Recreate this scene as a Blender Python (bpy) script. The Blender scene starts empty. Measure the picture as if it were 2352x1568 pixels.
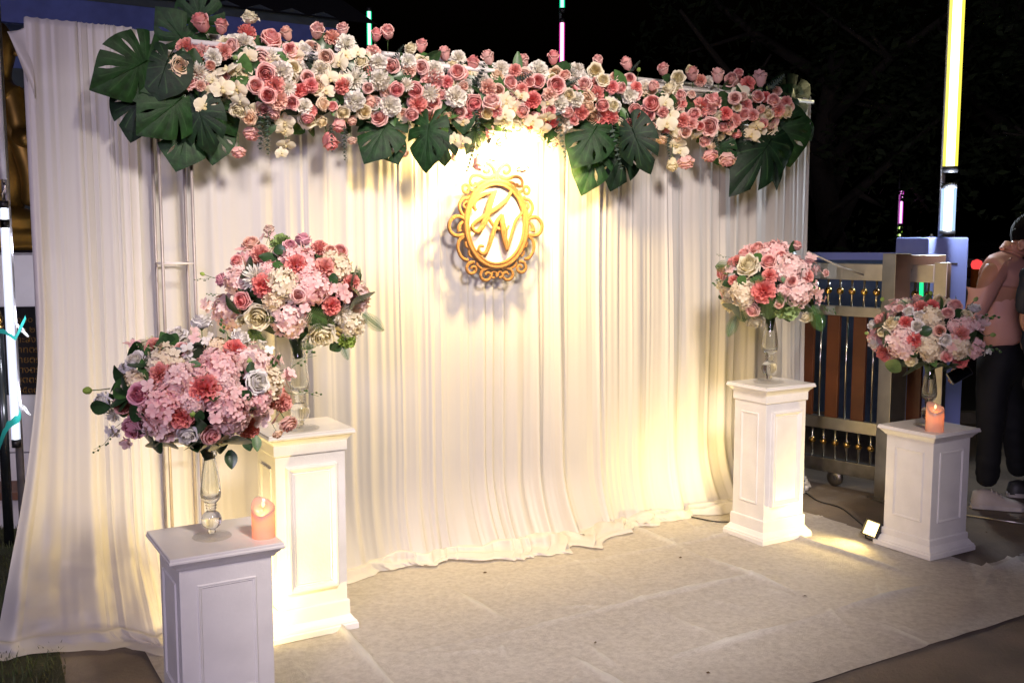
import bpy, math, random
import numpy as np
from mathutils import Vector, Matrix
random.seed(11); rng = np.random.default_rng(11)
R = math.radians
sc = bpy.context.scene
# ------------------------------------------------------------------ camera
F = 2300.0; CH = 1.55; TH = math.atan((784 - 542) / F)        # focal length in 2352-px units, eye height, downward tilt
cam_d = bpy.data.cameras.new('camera'); cam = bpy.data.objects.new('camera', cam_d)
sc.collection.objects.link(cam); sc.camera = cam
cam.location = (0, 0, CH); cam.rotation_euler = (R(90) - TH, 0, 0)
cam_d.sensor_width = 36; cam_d.lens = F / 2352 * 36; cam_d.clip_start = 0.05; cam_d.clip_end = 400
# ------------------------------------------------------------------ night sky
w = bpy.data.worlds.new('World'); sc.world = w; w.use_nodes = True
wn = w.node_tree.nodes; wl = w.node_tree.links
sky = wn.new('ShaderNodeTexSky'); sky.sky_type = 'NISHITA'; sky.sun_disc = False
sky.sun_elevation = R(-4.0); sky.sun_rotation = R(200)
bg = wn['Background']; bg.inputs['Strength'].default_value = 0.05
wl.new(sky.outputs['Color'], bg.inputs['Color'])
# ------------------------------------------------------------------ lamps (beam on the backdrop, added lilac fill); small lamps sit in their builders
def lamp(name, kind, loc, energy, col, target=None, size=0.05, spot=45, blend=0.2):
    l = bpy.data.lights.new(name, kind); o = bpy.data.objects.new(name, l); sc.collection.objects.link(o)
    o.location = loc; l.energy = energy; l.color = col
    if kind == 'AREA': l.size = size
    else: l.shadow_soft_size = size
    if kind == 'SPOT': l.spot_size = R(spot); l.spot_blend = blend
    if target is not None:
        o.rotation_euler = (Vector(target) - Vector(loc)).to_track_quat('-Z', 'Y').to_euler()
    return o
lamp('stage_spot_light', 'SPOT', (1.3, 0.6, 4.0), 1300, (1.0, 0.87, 0.78), (0.0, 4.5, 1.1), 0.40, 43.5, 0.10)
lamp('lilac_fill_light', 'POINT', (-1.3, -2.9, 2.9), 780, (0.86, 0.74, 1.0), None, 0.6)  # unseen fill added behind the camera for the lilac ambient light
vs = sc.view_settings; vs.view_transform = 'Standard'; vs.look = 'None'; vs.exposure = 0.0; vs.gamma = 1.0
sc.display_settings.display_device = 'sRGB'
sc.cycles.max_bounces = 10; sc.cycles.transmission_bounces = 10; sc.cycles.transparent_max_bounces = 12
sc.cycles.sample_clamp_indirect = 6.0; sc.cycles.caustics_refractive = False; sc.cycles.caustics_reflective = False
# ------------------------------------------------------------------ geometry helpers
def ray(px, py):
    x = (px - 1176) / F; y = (784 - py) / F; c, s = math.cos(TH), math.sin(TH)
    return Vector((x, c + y * s, -s + y * c))
EYE = Vector((0, 0, CH))
def gp(px, py, z=0.0):
    d = ray(px, py); return EYE + d * ((z - CH) / d.z)
def at(px, py, Y):
    d = ray(px, py); return EYE + d * (Y / d.y)
A = R(30.7); U = Vector((math.cos(A), math.sin(A), 0)); N = Vector((-math.sin(A), math.cos(A), 0)); Z = Vector((0, 0, 1))
O = gp(1200, 1243)
def W(t, n, z=0.0): return O + U * t + N * n + Z * z
def wall(px, py, n):
    d = ray(px, py); return EYE + d * (((O + N * n) - EYE).dot(N) / d.dot(N))
def TN(p): q = p - O; return q.dot(U), q.dot(N)
def link(o, parent=None):
    sc.collection.objects.link(o)
    if parent is not None: o.parent = parent
    return o
def thing(name, label, cat, loc=(0, 0, 0), rotz=0.0, group=None):
    o = link(bpy.data.objects.new(name, None)); o.empty_display_size = 0.1
    o.location = loc; o.rotation_euler = (0, 0, rotz); return tag(o, label, cat, group)
def tag(o, label, cat, group=None, kind=None):
    o['label'] = label; o['category'] = cat
    if group: o['group'] = group
    if kind: o['kind'] = kind
    return o
class MB:
    def __init__(s): s.v = []; s.f = []; s.m = []; s.t = []
    def add(s, vs, fs, m=0, t=None):
        k = len(s.v); s.v += [tuple(p) for p in vs]; s.f += [tuple(i + k for i in f) for f in fs]; s.m += [m] * len(fs)
        s.t += list(t) if t is not None else [0.0] * len(vs)
    def box(s, c, h, m=0, M=None):
        vs = [Vector((c[0] + h[0] * i, c[1] + h[1] * j, c[2] + h[2] * k)) for i in (-1, 1) for j in (-1, 1) for k in (-1, 1)]
        if M is not None: vs = [M @ v for v in vs]
        s.add(vs, [(0, 1, 3, 2), (4, 6, 7, 5), (0, 4, 5, 1), (2, 3, 7, 6), (0, 2, 6, 4), (1, 5, 7, 3)], m)
    def grid(s, P, m=0, t=None, close=False):              # P: array (a, b, 3)
        P = np.asarray(P, float); a, b = P.shape[:2]
        f = []
        for i in range(a - 1):
            for j in range(b if close else b - 1):
                j2 = (j + 1) % b
                f.append((i * b + j, i * b + j2, (i + 1) * b + j2, (i + 1) * b + j))
        s.add(P.reshape(-1, 3), f, m, None if t is None else np.asarray(t, float).reshape(-1))
    def tube(s, pts, rad, n=8, m=0, cap=True, flat=1.0, up=None):
        pts = [Vector(p) for p in pts]; L = len(pts)
        if not hasattr(rad, '__len__'): rad = [rad] * L
        rings = []; pv = None
        for i, p in enumerate(pts):
            d = (pts[min(i + 1, L - 1)] - pts[max(i - 1, 0)]).normalized()
            if up is not None: a = Vector(up) - d * d.dot(Vector(up)); a.normalize()
            else:
                if pv is None: pv = d.orthogonal().normalized()
                a = (pv - d * d.dot(pv)).normalized(); pv = a
            b = d.cross(a)
            rings.append([p + a * (rad[i] * flat * math.cos(q)) + b * (rad[i] * math.sin(q)) for q in [2 * math.pi * k / n for k in range(n)]])
        s.grid([[tuple(v) for v in r] for r in rings], m, None, True)
        if cap:
            k = len(s.v) - L * n
            s.f += [tuple(k + j for j in range(n))[::-1], tuple(k + (L - 1) * n + j for j in range(n))]; s.m += [m, m]
    def lathe(s, prof, n=24, m=0, c=(0, 0, 0)):
        P = [[(c[0] + r * math.cos(2 * math.pi * k / n), c[1] + r * math.sin(2 * math.pi * k / n), c[2] + z) for k in range(n)] for r, z in prof]
        s.grid(P, m, None, True)
    def sq(s, prof, w, d, m=0, cap=True):                   # mitred square sweep: prof = [(inset, z)]
        P = [[(-w / 2 + i, -d / 2 + i, z), (w / 2 - i, -d / 2 + i, z), (w / 2 - i, d / 2 - i, z), (-w / 2 + i, d / 2 - i, z)] for i, z in prof]
        k = len(s.v); s.grid(P, m, None, True)
        if cap: s.f += [(k + 3, k + 2, k + 1, k), tuple(k + (len(prof) - 1) * 4 + j for j in range(4))]; s.m += [m, m]
    def mesh(s, name, mats, smooth=True):
        me = bpy.data.meshes.new(name); me.from_pydata(s.v, [], s.f)
        for mt in (mats if isinstance(mats, (list, tuple)) else [mats]): me.materials.append(mt)
        me.polygons.foreach_set('material_index', s.m)
        me.polygons.foreach_set('use_smooth', [smooth] * len(s.f))
        if any(s.t):
            at_ = me.attributes.new('tint', 'FLOAT', 'POINT'); at_.data.foreach_set('value', [float(x) for x in s.t])
        me.update(); return me
    def obj(s, name, mats, parent=None, smooth=True, loc=None, bevel=0.0):
        o = link(bpy.data.objects.new(name, s.mesh(name, mats, smooth)), parent)
        if loc is not None: o.location = loc
        if bevel:
            b = o.modifiers.new('b', 'BEVEL'); b.width = bevel; b.segments = 2; b.limit_method = 'ANGLE'
        return o
# ------------------------------------------------------------------ materials
MATS = {}
def mat(name, col, rough=0.6, metal=0.0, var=0.12, scale=14.0, bump=0.0, bscale=60.0, spec=0.5, emit=None, es=0.0, col2=None, trans=0.0):
    if name in MATS: return MATS[name]
    m = bpy.data.materials.new(name); m.use_nodes = True; MATS[name] = m
    n = m.node_tree.nodes; l = m.node_tree.links; p = n['Principled BSDF']
    tc = n.new('ShaderNodeTexCoord'); nz = n.new('ShaderNodeTexNoise'); nz.inputs['Scale'].default_value = scale; nz.inputs['Detail'].default_value = 5
    l.new(tc.outputs['Object'], nz.inputs['Vector'])
    cr = n.new('ShaderNodeValToRGB'); c2 = col2 or tuple(c * (1 - var * 2) for c in col)
    cr.color_ramp.elements[0].color = (*c2, 1); cr.color_ramp.elements[1].color = (*col, 1)
    cr.color_ramp.elements[0].position = 0.3; cr.color_ramp.elements[1].position = 0.65
    l.new(nz.outputs['Fac'], cr.inputs['Fac']); l.new(cr.outputs['Color'], p.inputs['Base Color'])
    p.inputs['Roughness'].default_value = rough; p.inputs['Metallic'].default_value = metal
    p.inputs['Specular IOR Level'].default_value = spec; p.inputs['Transmission Weight'].default_value = trans
    if emit: p.inputs['Emission Color'].default_value = (*emit, 1); p.inputs['Emission Strength'].default_value = es
    if bump:
        n2 = n.new('ShaderNodeTexNoise'); n2.inputs['Scale'].default_value = bscale; n2.inputs['Detail'].default_value = 6; n2.inputs['Roughness'].default_value = 0.7
        l.new(tc.outputs['Object'], n2.inputs['Vector'])
        b = n.new('ShaderNodeBump'); b.inputs['Strength'].default_value = bump; b.inputs['Distance'].default_value = 0.02
        l.new(n2.outputs['Fac'], b.inputs['Height']); l.new(b.outputs['Normal'], p.inputs['Normal'])
    return m
def petal(name, inner, outer, trans=0.22):                  # petals: colour runs from the heart to the rim, each bloom a little different
    m = bpy.data.materials.new(name); m.use_nodes = True; n = m.node_tree.nodes; l = m.node_tree.links
    n.remove(n['Principled BSDF']); out = n['Material Output']
    a = n.new('ShaderNodeAttribute'); a.attribute_name = 'tint'
    mx = n.new('ShaderNodeMix'); mx.data_type = 'RGBA'; l.new(a.outputs['Fac'], mx.inputs[0])
    mx.inputs[6].default_value = (*inner, 1); mx.inputs[7].default_value = (*outer, 1)
    oi = n.new('ShaderNodeObjectInfo'); hs = n.new('ShaderNodeHueSaturation')
    mr = n.new('ShaderNodeMapRange'); mr.inputs[3].default_value = 0.494; mr.inputs[4].default_value = 0.514
    mv = n.new('ShaderNodeMapRange'); mv.inputs[3].default_value = 1.12; mv.inputs[4].default_value = 0.80
    l.new(oi.outputs['Random'], mr.inputs[0]); l.new(oi.outputs['Random'], mv.inputs[0])
    l.new(mr.outputs[0], hs.inputs['Hue']); l.new(mv.outputs[0], hs.inputs['Saturation']); l.new(mx.outputs[2], hs.inputs['Color'])
    d = n.new('ShaderNodeBsdfDiffuse'); t = n.new('ShaderNodeBsdfTranslucent'); ms = n.new('ShaderNodeMixShader'); ms.inputs[0].default_value = trans
    l.new(hs.outputs[0], d.inputs['Color']); l.new(hs.outputs[0], t.inputs['Color'])
    l.new(d.outputs[0], ms.inputs[1]); l.new(t.outputs[0], ms.inputs[2]); l.new(ms.outputs[0], out.inputs['Surface'])
    return m
def emitter(name, col, s):
    m = bpy.data.materials.new(name); m.use_nodes = True; n = m.node_tree.nodes; l = m.node_tree.links
    n.remove(n['Principled BSDF']); e = n.new('ShaderNodeEmission'); e.inputs[0].default_value = (*col, 1); e.inputs[1].default_value = s
    l.new(e.outputs[0], n['Material Output'].inputs['Surface']); return m
def sleeve(name, col, s, fac=0.5):                          # thin coloured plastic sleeve round a lit tube
    m = bpy.data.materials.new(name); m.use_nodes = True; n = m.node_tree.nodes; l = m.node_tree.links
    n.remove(n['Principled BSDF']); e = n.new('ShaderNodeEmission'); e.inputs[0].default_value = (*col, 1); e.inputs[1].default_value = s
    t = n.new('ShaderNodeBsdfTransparent'); ms = n.new('ShaderNodeMixShader'); ms.inputs[0].default_value = fac
    l.new(t.outputs[0], ms.inputs[1]); l.new(e.outputs[0], ms.inputs[2]); l.new(ms.outputs[0], n['Material Output'].inputs['Surface']); return m
def cloth(name, col, trans=0.28, sheer=0.0, rough_bump=0.15, bscale=900):
    m = bpy.data.materials.new(name); m.use_nodes = True; n = m.node_tree.nodes; l = m.node_tree.links
    n.remove(n['Principled BSDF']); out = n['Material Output']
    tc = n.new('ShaderNodeTexCoord'); nz = n.new('ShaderNodeTexNoise'); nz.inputs['Scale'].default_value = 3.0; nz.inputs['Detail'].default_value = 6
    l.new(tc.outputs['Object'], nz.inputs['Vector'])
    cr = n.new('ShaderNodeValToRGB'); cr.color_ramp.elements[0].color = (*[c * 0.93 for c in col], 1); cr.color_ramp.elements[1].color = (*col, 1)
    l.new(nz.outputs['Fac'], cr.inputs['Fac'])
    wv = n.new('ShaderNodeTexNoise'); wv.inputs['Scale'].default_value = bscale; l.new(tc.outputs['Object'], wv.inputs['Vector'])
    b = n.new('ShaderNodeBump'); b.inputs['Strength'].default_value = rough_bump; b.inputs['Distance'].default_value = 0.001; l.new(wv.outputs['Fac'], b.inputs['Height'])
    d = n.new('ShaderNodeBsdfDiffuse'); t = n.new('ShaderNodeBsdfTranslucent'); g = n.new('ShaderNodeBsdfGlossy'); g.inputs['Roughness'].default_value = 0.5
    ms = n.new('ShaderNodeMixShader'); ms.inputs[0].default_value = trans; mg = n.new('ShaderNodeMixShader'); mg.inputs[0].default_value = 0.05
    for q in (d, t): l.new(cr.outputs[0], q.inputs['Color']); l.new(b.outputs[0], q.inputs['Normal'])
    l.new(d.outputs[0], ms.inputs[1]); l.new(t.outputs[0], ms.inputs[2]); l.new(ms.outputs[0], mg.inputs[1]); l.new(g.outputs[0], mg.inputs[2])
    if sheer:
        tr = n.new('ShaderNodeBsdfTransparent'); m3 = n.new('ShaderNodeMixShader'); m3.inputs[0].default_value = sheer
        l.new(mg.outputs[0], m3.inputs[1]); l.new(tr.outputs[0], m3.inputs[2]); l.new(m3.outputs[0], out.inputs['Surface'])
    else: l.new(mg.outputs[0], out.inputs['Surface'])
    return m
white_paint = mat('white_paint', (0.80, 0.78, 0.76), 0.34, var=0.05, scale=9, bump=0.10, bscale=70)
drape = cloth('white_drape', (0.84, 0.81, 0.79), 0.42)
steel = mat('brushed_steel', (0.55, 0.52, 0.46), 0.32, 1.0, var=0.12, scale=9)
chrome = mat('chrome_pipe', (0.62, 0.58, 0.52), 0.22, 1.0, var=0.05)
gold = mat('gold_ball', (0.75, 0.47, 0.14), 0.18, 1.0, var=0.05)
glitter = mat('gold_glitter', (0.30, 0.14, 0.045), 0.75, 0.05, var=0.25, scale=260, bump=0.6, bscale=420)
black_plastic = mat('black_plastic', (0.02, 0.02, 0.022), 0.4)
stem_green = mat('stem_green', (0.07, 0.13, 0.035), 0.5)
leaf_dark = mat('leaf_dark', (0.03, 0.075, 0.025), 0.35, var=0.25, scale=6)
leaf_mid = mat('leaf_mid', (0.06, 0.15, 0.035), 0.45, var=0.2, scale=8)
monstera_m = mat('monstera_green', (0.007, 0.027, 0.010), 0.5, var=0.35, scale=5, bump=0.14, bscale=18, spec=0.22)
monstera_l = mat('monstera_light', (0.014, 0.055, 0.013), 0.5, var=0.35, scale=5, bump=0.14, bscale=18, spec=0.22)
for m_ in (monstera_m, monstera_l):                          # paler veins
    n_ = m_.node_tree.nodes; l_ = m_.node_tree.links; p_ = n_['Principled BSDF']; a_ = n_.new('ShaderNodeAttribute'); a_.attribute_name = 'tint'; x_ = n_.new('ShaderNodeMix'); x_.data_type = 'RGBA'; pw_ = n_.new('ShaderNodeMath'); pw_.operation = 'POWER'; pw_.inputs[1].default_value = 5
    l_.new(a_.outputs['Fac'], pw_.inputs[0]); l_.new(pw_.outputs[0], x_.inputs[0]); l_.new(p_.inputs['Base Color'].links[0].from_socket, x_.inputs[6]); x_.inputs[7].default_value = (.03, .075, .025, 1); l_.new(x_.outputs[2], p_.inputs['Base Color'])
euca = mat('eucalyptus_grey', (0.085, 0.13, 0.105), 0.6, var=0.2, scale=10)
glass = bpy.data.materials.new('clear_glass'); glass.use_nodes = True
_p = glass.node_tree.nodes['Principled BSDF']; _p.inputs['Transmission Weight'].default_value = 1; _p.inputs['Roughness'].default_value = 0.01; _p.inputs['IOR'].default_value = 1.48; _p.inputs['Base Color'].default_value = (0.97, 0.99, 0.97, 1)
_gn = glass.node_tree.nodes; _gl = glass.node_tree.links; _tr = _gn.new('ShaderNodeBsdfTransparent'); _mx = _gn.new('ShaderNodeMixShader'); _mx.inputs[0].default_value = 0.14
_gl.new(_p.outputs[0], _mx.inputs[1]); _gl.new(_tr.outputs[0], _mx.inputs[2]); _gl.new(_mx.outputs[0], _gn['Material Output'].inputs['Surface'])
glass_thin = glass.copy(); glass_thin.name = 'thin_glass'; [setattr(n_.inputs[0], 'default_value', 0.78) for n_ in glass_thin.node_tree.nodes if n_.type == 'MIX_SHADER']
# ------------------------------------------------------------------ ground, grass, carpet
def sheet(name, pts, z, m, kind='structure'):
    b = MB(); b.add([(p[0], p[1], z) for p in pts], [tuple(range(len(pts)))]); o = b.obj(name, m, smooth=False); o['kind'] = kind; return o
asphalt = mat('worn_concrete', (0.24, 0.195, 0.15), 0.85, var=0.22, scale=2.6, bump=0.6, bscale=45, col2=(0.13, 0.105, 0.085))
sheet('ground', [(-150, -60), (150, -60), (150, 240), (-150, 240)], 0.0, asphalt)
ga, gb = gp(132, 1476), gp(150, 1568); gd = (ga - gb); gd.normalize()
soil = mat('lawn_soil', (0.045, 0.05, 0.02), 0.95, var=0.3, scale=6, bump=0.6, bscale=40)
q0, q1 = gb - gd * 1.6, ga + gd * 4.0
sheet('lawn_soil', [q0, q1, q1 + Vector((-4.5, 0, 0)), q0 + Vector((-4.5, 0, 0))], 0.004, soil)
b = MB()
for i in range(9000):
    s_ = rng.uniform(0, 1) ** 0.8; p = q0.lerp(q1, s_) + Vector((-abs(rng.normal(0, 0.45)) + rng.normal(0, 0.012), 0, 0))
    a_ = rng.uniform(0, 6.28); h = rng.uniform(0.015, 0.045); d = Vector((math.cos(a_), math.sin(a_), 0)); wd = 0.0022
    e = d.cross(Z) * wd; l_ = d * h * rng.uniform(0.2, 0.9)
    b.add([p + e, p - e, p + l_ * 0.4 + Z * h * 0.7 - e * 0.7, p + l_ * 0.4 + Z * h * 0.7 + e * 0.7, p + l_ + Z * h], [(0, 1, 2, 3), (3, 2, 4)])
g_ = b.obj('grass', mat('grass_blade', (0.05, 0.075, 0.02), 0.7, var=0.35, scale=3, col2=(0.075, 0.06, 0.025)), smooth=False)
tag(g_, 'short dark grass beside the hem of the white drape', 'grass', kind='stuff')
# carpet: felt sheet with fold creases; an L in plan because the strip by the drape stops sooner
cl_t0, cl_n = -1.98, []
c_lt = TN(gp(285, 1450)); c_fr = TN(gp(1880, 1568)); c_rb = TN(gp(1862, 1172))
T0 = -1.93; N0 = TN(gp(1880, 1568))[1]; N1 = 0.5; T1 = TN(gp(1940, 1205))[0]; T2 = 3.3; NS = TN(gp(2300, 1290))[1]
dx = 0.0125
ts = np.arange(T0, T2 + dx, dx); ns = np.arange(N0, N1 + dx, dx)
TT, NN = np.meshgrid(ts, ns, indexing='ij')
def wav(x, y, seed, fr, k=6):
    r = np.random.default_rng(seed); o = np.zeros_like(x, dtype=float)
    for i in range(k):
        a = r.uniform(0, 6.283); f = fr * r.uniform(0.6, 1.6); o += np.sin(x * f * math.cos(a) + y * f * math.sin(a) + r.uniform(0, 6.28))
    return o / math.sqrt(k)
zz = 0.010 + 0.0012 * wav(TT, NN, 1, 9) + 0.0010 * wav(TT, NN, 2, 40)
for k, (tc_, wv_) in enumerate([(-1.25, .05), (-0.62, .04), (0.0, .05), (0.62, .03), (1.25, .05), (1.85, .04), (2.5, .04)]):
    c = tc_ + 0.03 * wav(NN, NN * 0, 20 + k, 3) ; gate = np.clip(0.35 + 0.75 * wav(NN, NN * 0, 40 + k, 5.5), 0.0, 1.3)
    zz += 0.020 * gate * np.exp(-((TT - c) / 0.012) ** 2) + 0.004 * gate * np.exp(-((TT - c) / 0.05) ** 2)
for k, nc in enumerate([-0.45, -0.98, -1.5]):
    c = nc + 0.025 * wav(TT, TT * 0, 60 + k, 2.5); gate = np.clip(0.4 + 0.65 * wav(TT, TT * 0, 80 + k, 4.5), 0.0, 1.2)
    zz += 0.017 * gate * np.exp(-((NN - c) / 0.011) ** 2) + 0.004 * gate * np.exp(-((NN - c - 0.05) / 0.05) ** 2)
for k in range(26):                                        # short stray wrinkles
    ct, cn, a_, L_ = rng.uniform(-1.6, 2.4), rng.uniform(N0 + .1, -0.1), rng.uniform(0, 3.14), rng.uniform(0.06, 0.22)
    x_ = (TT - ct) * math.cos(a_) + (NN - cn) * math.sin(a_); y_ = -(TT - ct) * math.sin(a_) + (NN - cn) * math.cos(a_) + 0.6 * x_ ** 2
    zz += 0.010 * np.exp(-(x_ / L_) ** 2) * np.exp(-(y_ / 0.011) ** 2)
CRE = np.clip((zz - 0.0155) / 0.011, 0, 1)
tap = np.clip((NN - N0) / 0.25, 0, 1) * np.clip((T2 - TT) / 0.2, 0.3, 1); zz = 0.010 + (zz - 0.010) * (0.25 + 0.75 * tap)
zz = np.maximum(zz, 0.008)
ed = 0.010
edge_r = T1 + 0.010 * wav(NN, NN * 0, 7, 12); edge_f = N0 + 0.02 + 0.006 * wav(TT, TT * 0, 8, 30)
TTe = TT + 0.0; NNe = np.where(NN <= N0 + dx * 1.5, NN + 0.003 * wav(TT, TT * 0, 8, 40), NN)
idx = -np.ones(TT.shape, int); keep = ~((TT > edge_r) & (NN > NS + 0.006 * wav(TT, TT * 0, 9, 14)))
idx[keep] = np.arange(keep.sum())
VX = [tuple(W(a, c, d)) for a, c, d in zip(TTe[keep], NNe[keep], zz[keep])]
fc = []
I = idx
okq = (I[:-1, :-1] >= 0) & (I[1:, :-1] >= 0) & (I[1:, 1:] >= 0) & (I[:-1, 1:] >= 0)
for i, j in zip(*np.nonzero(okq)): fc.append((I[i, j], I[i + 1, j], I[i + 1, j + 1], I[i, j + 1]))
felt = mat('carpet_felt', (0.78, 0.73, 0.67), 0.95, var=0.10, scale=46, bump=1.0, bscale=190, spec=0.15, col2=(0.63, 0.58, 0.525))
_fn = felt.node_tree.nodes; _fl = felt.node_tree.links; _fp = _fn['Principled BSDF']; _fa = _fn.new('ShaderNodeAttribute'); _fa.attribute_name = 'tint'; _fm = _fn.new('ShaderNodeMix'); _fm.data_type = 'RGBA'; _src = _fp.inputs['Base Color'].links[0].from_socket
_fl.new(_fa.outputs['Fac'], _fm.inputs[0]); _fl.new(_src, _fm.inputs[6]); _fm.inputs[7].default_value = (0.92, 0.89, 0.82, 1); _fl.new(_fm.outputs[2], _fp.inputs['Base Color'])   # paler crease colour stands in for warm light grazing the folds
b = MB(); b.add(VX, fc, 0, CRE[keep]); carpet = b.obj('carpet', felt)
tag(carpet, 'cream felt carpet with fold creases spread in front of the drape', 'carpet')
for k in range(8):
    t_, n_ = rng.uniform(-.6, 2.2), rng.uniform(N0 + .15, -.25); p = W(t_, n_, .016); q_ = MB(); a_ = rng.uniform(0, 6.28); d_ = Vector((math.cos(a_), math.sin(a_), 0)); e_ = d_.cross(Z); L_ = rng.uniform(.006, .014)
    q_.add([d_ * L_, e_ * L_ * .5 + Z * .004, -d_ * L_ + Z * .002, -e_ * L_ * .6, Z * .006], [(0, 1, 4), (1, 2, 4), (2, 3, 4), (3, 0, 4)])
    tag(q_.obj('leaf_scrap', mat('dry_scrap', (.10, .06, .03), .9), None, False, p), 'tiny dry leaf scrap lying on the cream carpet', 'leaf scrap', 'leaf scraps on the carpet')
# ------------------------------------------------------------------ backdrop frame and drapes
HT = 2.375
fr = thing('backdrop_frame', 'white pipe frame carrying the drapes and the overhead flowers', 'frame', W(0, 0.10))
def pipe(name, pts, r, m, parent, n=10):
    q = MB(); o_ = Vector(parent.location); q.tube([Vector(p) - o_ for p in pts], r, n); return q.obj(name, m, parent)
wp_ = mat('white_pipe', (0.72, 0.68, 0.66), 0.35, var=0.04)
pipe('top_rail', [W(-2.18, 0.085, HT - 0.025), W(1.99, 0.085, HT - 0.025)], 0.02, wp_, fr)
for t_ in (-2.17, 0.0, 2.03): pipe('upright', [W(t_, 0.13, 0), W(t_, 0.13, HT - 0.03)], 0.02, wp_, fr); pipe('foot', [W(t_, -0.02, 0.016), W(t_, 0.6, 0.016)], 0.016, wp_, fr)
def drape_mesh(t0, t1, seed, nt, rk=1.0, tent=0.0, left_flare=0.0, right_flare=0.0, hem=0.10, fine=0.055, broad=0.20, calm=0.0, hem_l=None):
    u = np.linspace(0, 1, nt); t = t0 + (t1 - t0) * u
    # pleat phase: uneven widths
    r = np.random.default_rng(seed)
    def pleats(wl, jit):
        edges = [t0 - 0.3]
        while edges[-1] < t1 + 0.3: edges.append(edges[-1] + wl * r.uniform(1 - jit, 1 + jit))
        ph = np.interp(t, edges, np.arange(len(edges)) * 2 * math.pi)
        amp = np.interp(t, edges, 0.12 + 1.75 * r.uniform(0, 1, len(edges)) ** 2.2)
        return ph, amp
    pf, af = pleats(fine, 0.7); pb, ab = pleats(broad, 0.6); pm_, am = pleats((fine + broad) * 0.42, 0.65)
    sharp = lambda ph, k: (np.sin(ph) + k * np.sin(2 * ph + 0.6) * 0.5)
    zs = np.concatenate([np.linspace(HT, 2.0, 14), np.linspace(1.97, 0.35, 44), np.linspace(0.32, 0.03, 22)])
    rows = []
    hemv = hem * (0.75 + 0.35 * wav(t, t * 0, seed + 3, 5) + 0.12 * wav(t, t * 0, seed + 4, 21))
    if hem_l is not None: hemv = hemv + np.interp(t, *hem_l)
    hemv = np.maximum(hemv, 0.03)
    def off(z, t):
        g = np.clip((HT - z) / HT, 0, 1)                     # 0 at rail, 1 at floor
        a_f = 0.0030 * (1 - 0.5 * g); a_m = 0.0030 + 0.004 * g; a_b = 0.002 + 0.020 * g ** 1.4
        drift = 0.10 * math.sin(2.1 * z) + 0.16 * np.sin(1.7 * t * 3 + z * 0.9)
        c_ = 1 - calm * g * 0.55
        return (a_f * af * sharp(pf + drift * 0.6, 0.8) + a_m * am * sharp(pm_ + drift, 0.7) + a_b * ab * sharp(pb + drift * 0.5, 0.6)) * c_ + 0.006 * wav(t, t * 0 + z * 0.6, seed + 9, 6)
    for z in zs:
        o_ = off(z, t); flare = np.clip(1 - z / (0.42 + 0.25 * calm), 0, 1) ** (2.2 - 0.8 * calm)
        nn = 0.06 + np.minimum(o_, 0.028) - hemv * 0.72 * flare - 0.03 * (1 - z / HT)
        if tent:                                             # skirt of the loose drape: slopes forward to the floor in soft diagonal folds
            k_ = np.clip(1 - z / 0.50, 0, 1) ** 1.5; nn = nn - k_ * (0.06 + 0.20 * u) * (1 + .12 * wav(t, t * 0 + z, seed + 31, 8)) + 0.020 * k_ ** .5 * np.sin(t * 34 + z * 9 + 1.2 * np.sin(t * 11)) + 0.010 * k_ ** .5 * np.sin(t * 61 - z * 14) + 0.017 * k_ ** .6 * np.abs(wav(t, t * 0 + z * 1.3, seed + 41, 22)) + 0.006 * k_ ** .5 * wav(t, t * 0 + z * 1.1, seed + 42, 60)
        tf = t + left_flare * (1 - u) ** 4 * np.clip(1 - z / 1.3, 0, 1) ** 1.6 + right_flare * u ** 8 * np.clip(1 - z / 1.0, 0, 1) ** 1.5
        tf = tf + 0.007 * wav(t, t * 0 + z * 0.5, seed + 12, 9) * np.clip(1 - z / 0.5, 0, 1)
        zr = np.full_like(t, z)
        if z > HT - 0.001: zr = zr - 0.004 * np.abs(np.sin(pf))
        rows.append((tf, nn, zr))
    tb, nb, zb = rows[-1]
    for k, s in enumerate(np.linspace(0.1, 1.0, 12)):         # cloth lying on the floor: rumpled roll, then the hem edge
        ext = hemv * (0.22 + 0.95 * s) * (1 + 0.22 * wav(t, t * 0, seed + 20, 7))
        k1 = np.abs(wav(t + s * 0.10, t * 0 + s * 0.9, seed + 21, 7.5)); k2 = np.abs(wav(t - s * .08, t * 0 + s * 0.7, seed + 22, 22))
        roll = rk * (0.036 * k1 + 0.016 * k2) * math.sin(math.pi * (0.12 + 0.86 * s)) ** 0.8
        fold = 0.62 + 0.38 * np.sin(s * 8.5 + 2.4 * wav(t, t * 0, seed + 23, 3.5))
        zr = np.maximum(0.032 * (1 - s) ** 1.3 + roll * fold, 0.002) + 0.014
        rows.append((tb + 0.035 * s * wav(t, t * 0 + s * 1.2, seed + 24, 6), nb - ext * 0.62, zr))
    # over the rail, hanging down behind
    top = []
    for a_ in (1.0, 0.6, 0.2):
        tf, nn, zr = rows[0]; top.append((tf, nn * 0 + 0.085 + 0.03 * (1 - a_) + (nn - 0.06) * a_ * 0.6, zr * 0 + HT + 0.003 * (1 - a_) - (0 if a_ > 0.3 else 0.03)))
    top.append((rows[0][0], rows[0][1] * 0 + 0.125, rows[0][2] * 0 + HT - 0.25))
    rows = top[::-1] + rows
    P = np.array([[tuple(W(a, c, d)) for a, c, d in zip(*rw)] for rw in rows])
    return P
b = MB(); b.grid(drape_mesh(-1.86, 2.04, 5, 1500, right_flare=0.015, hem=0.25, fine=0.05, broad=0.23, hem_l=([1.55, 2.04], [0, -0.23]), rk=1.5))
dm = b.obj('backdrop_drape', drape); tag(dm, 'wide white pleated drape behind the gold initials, puddling on the carpet', 'curtain')
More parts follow.
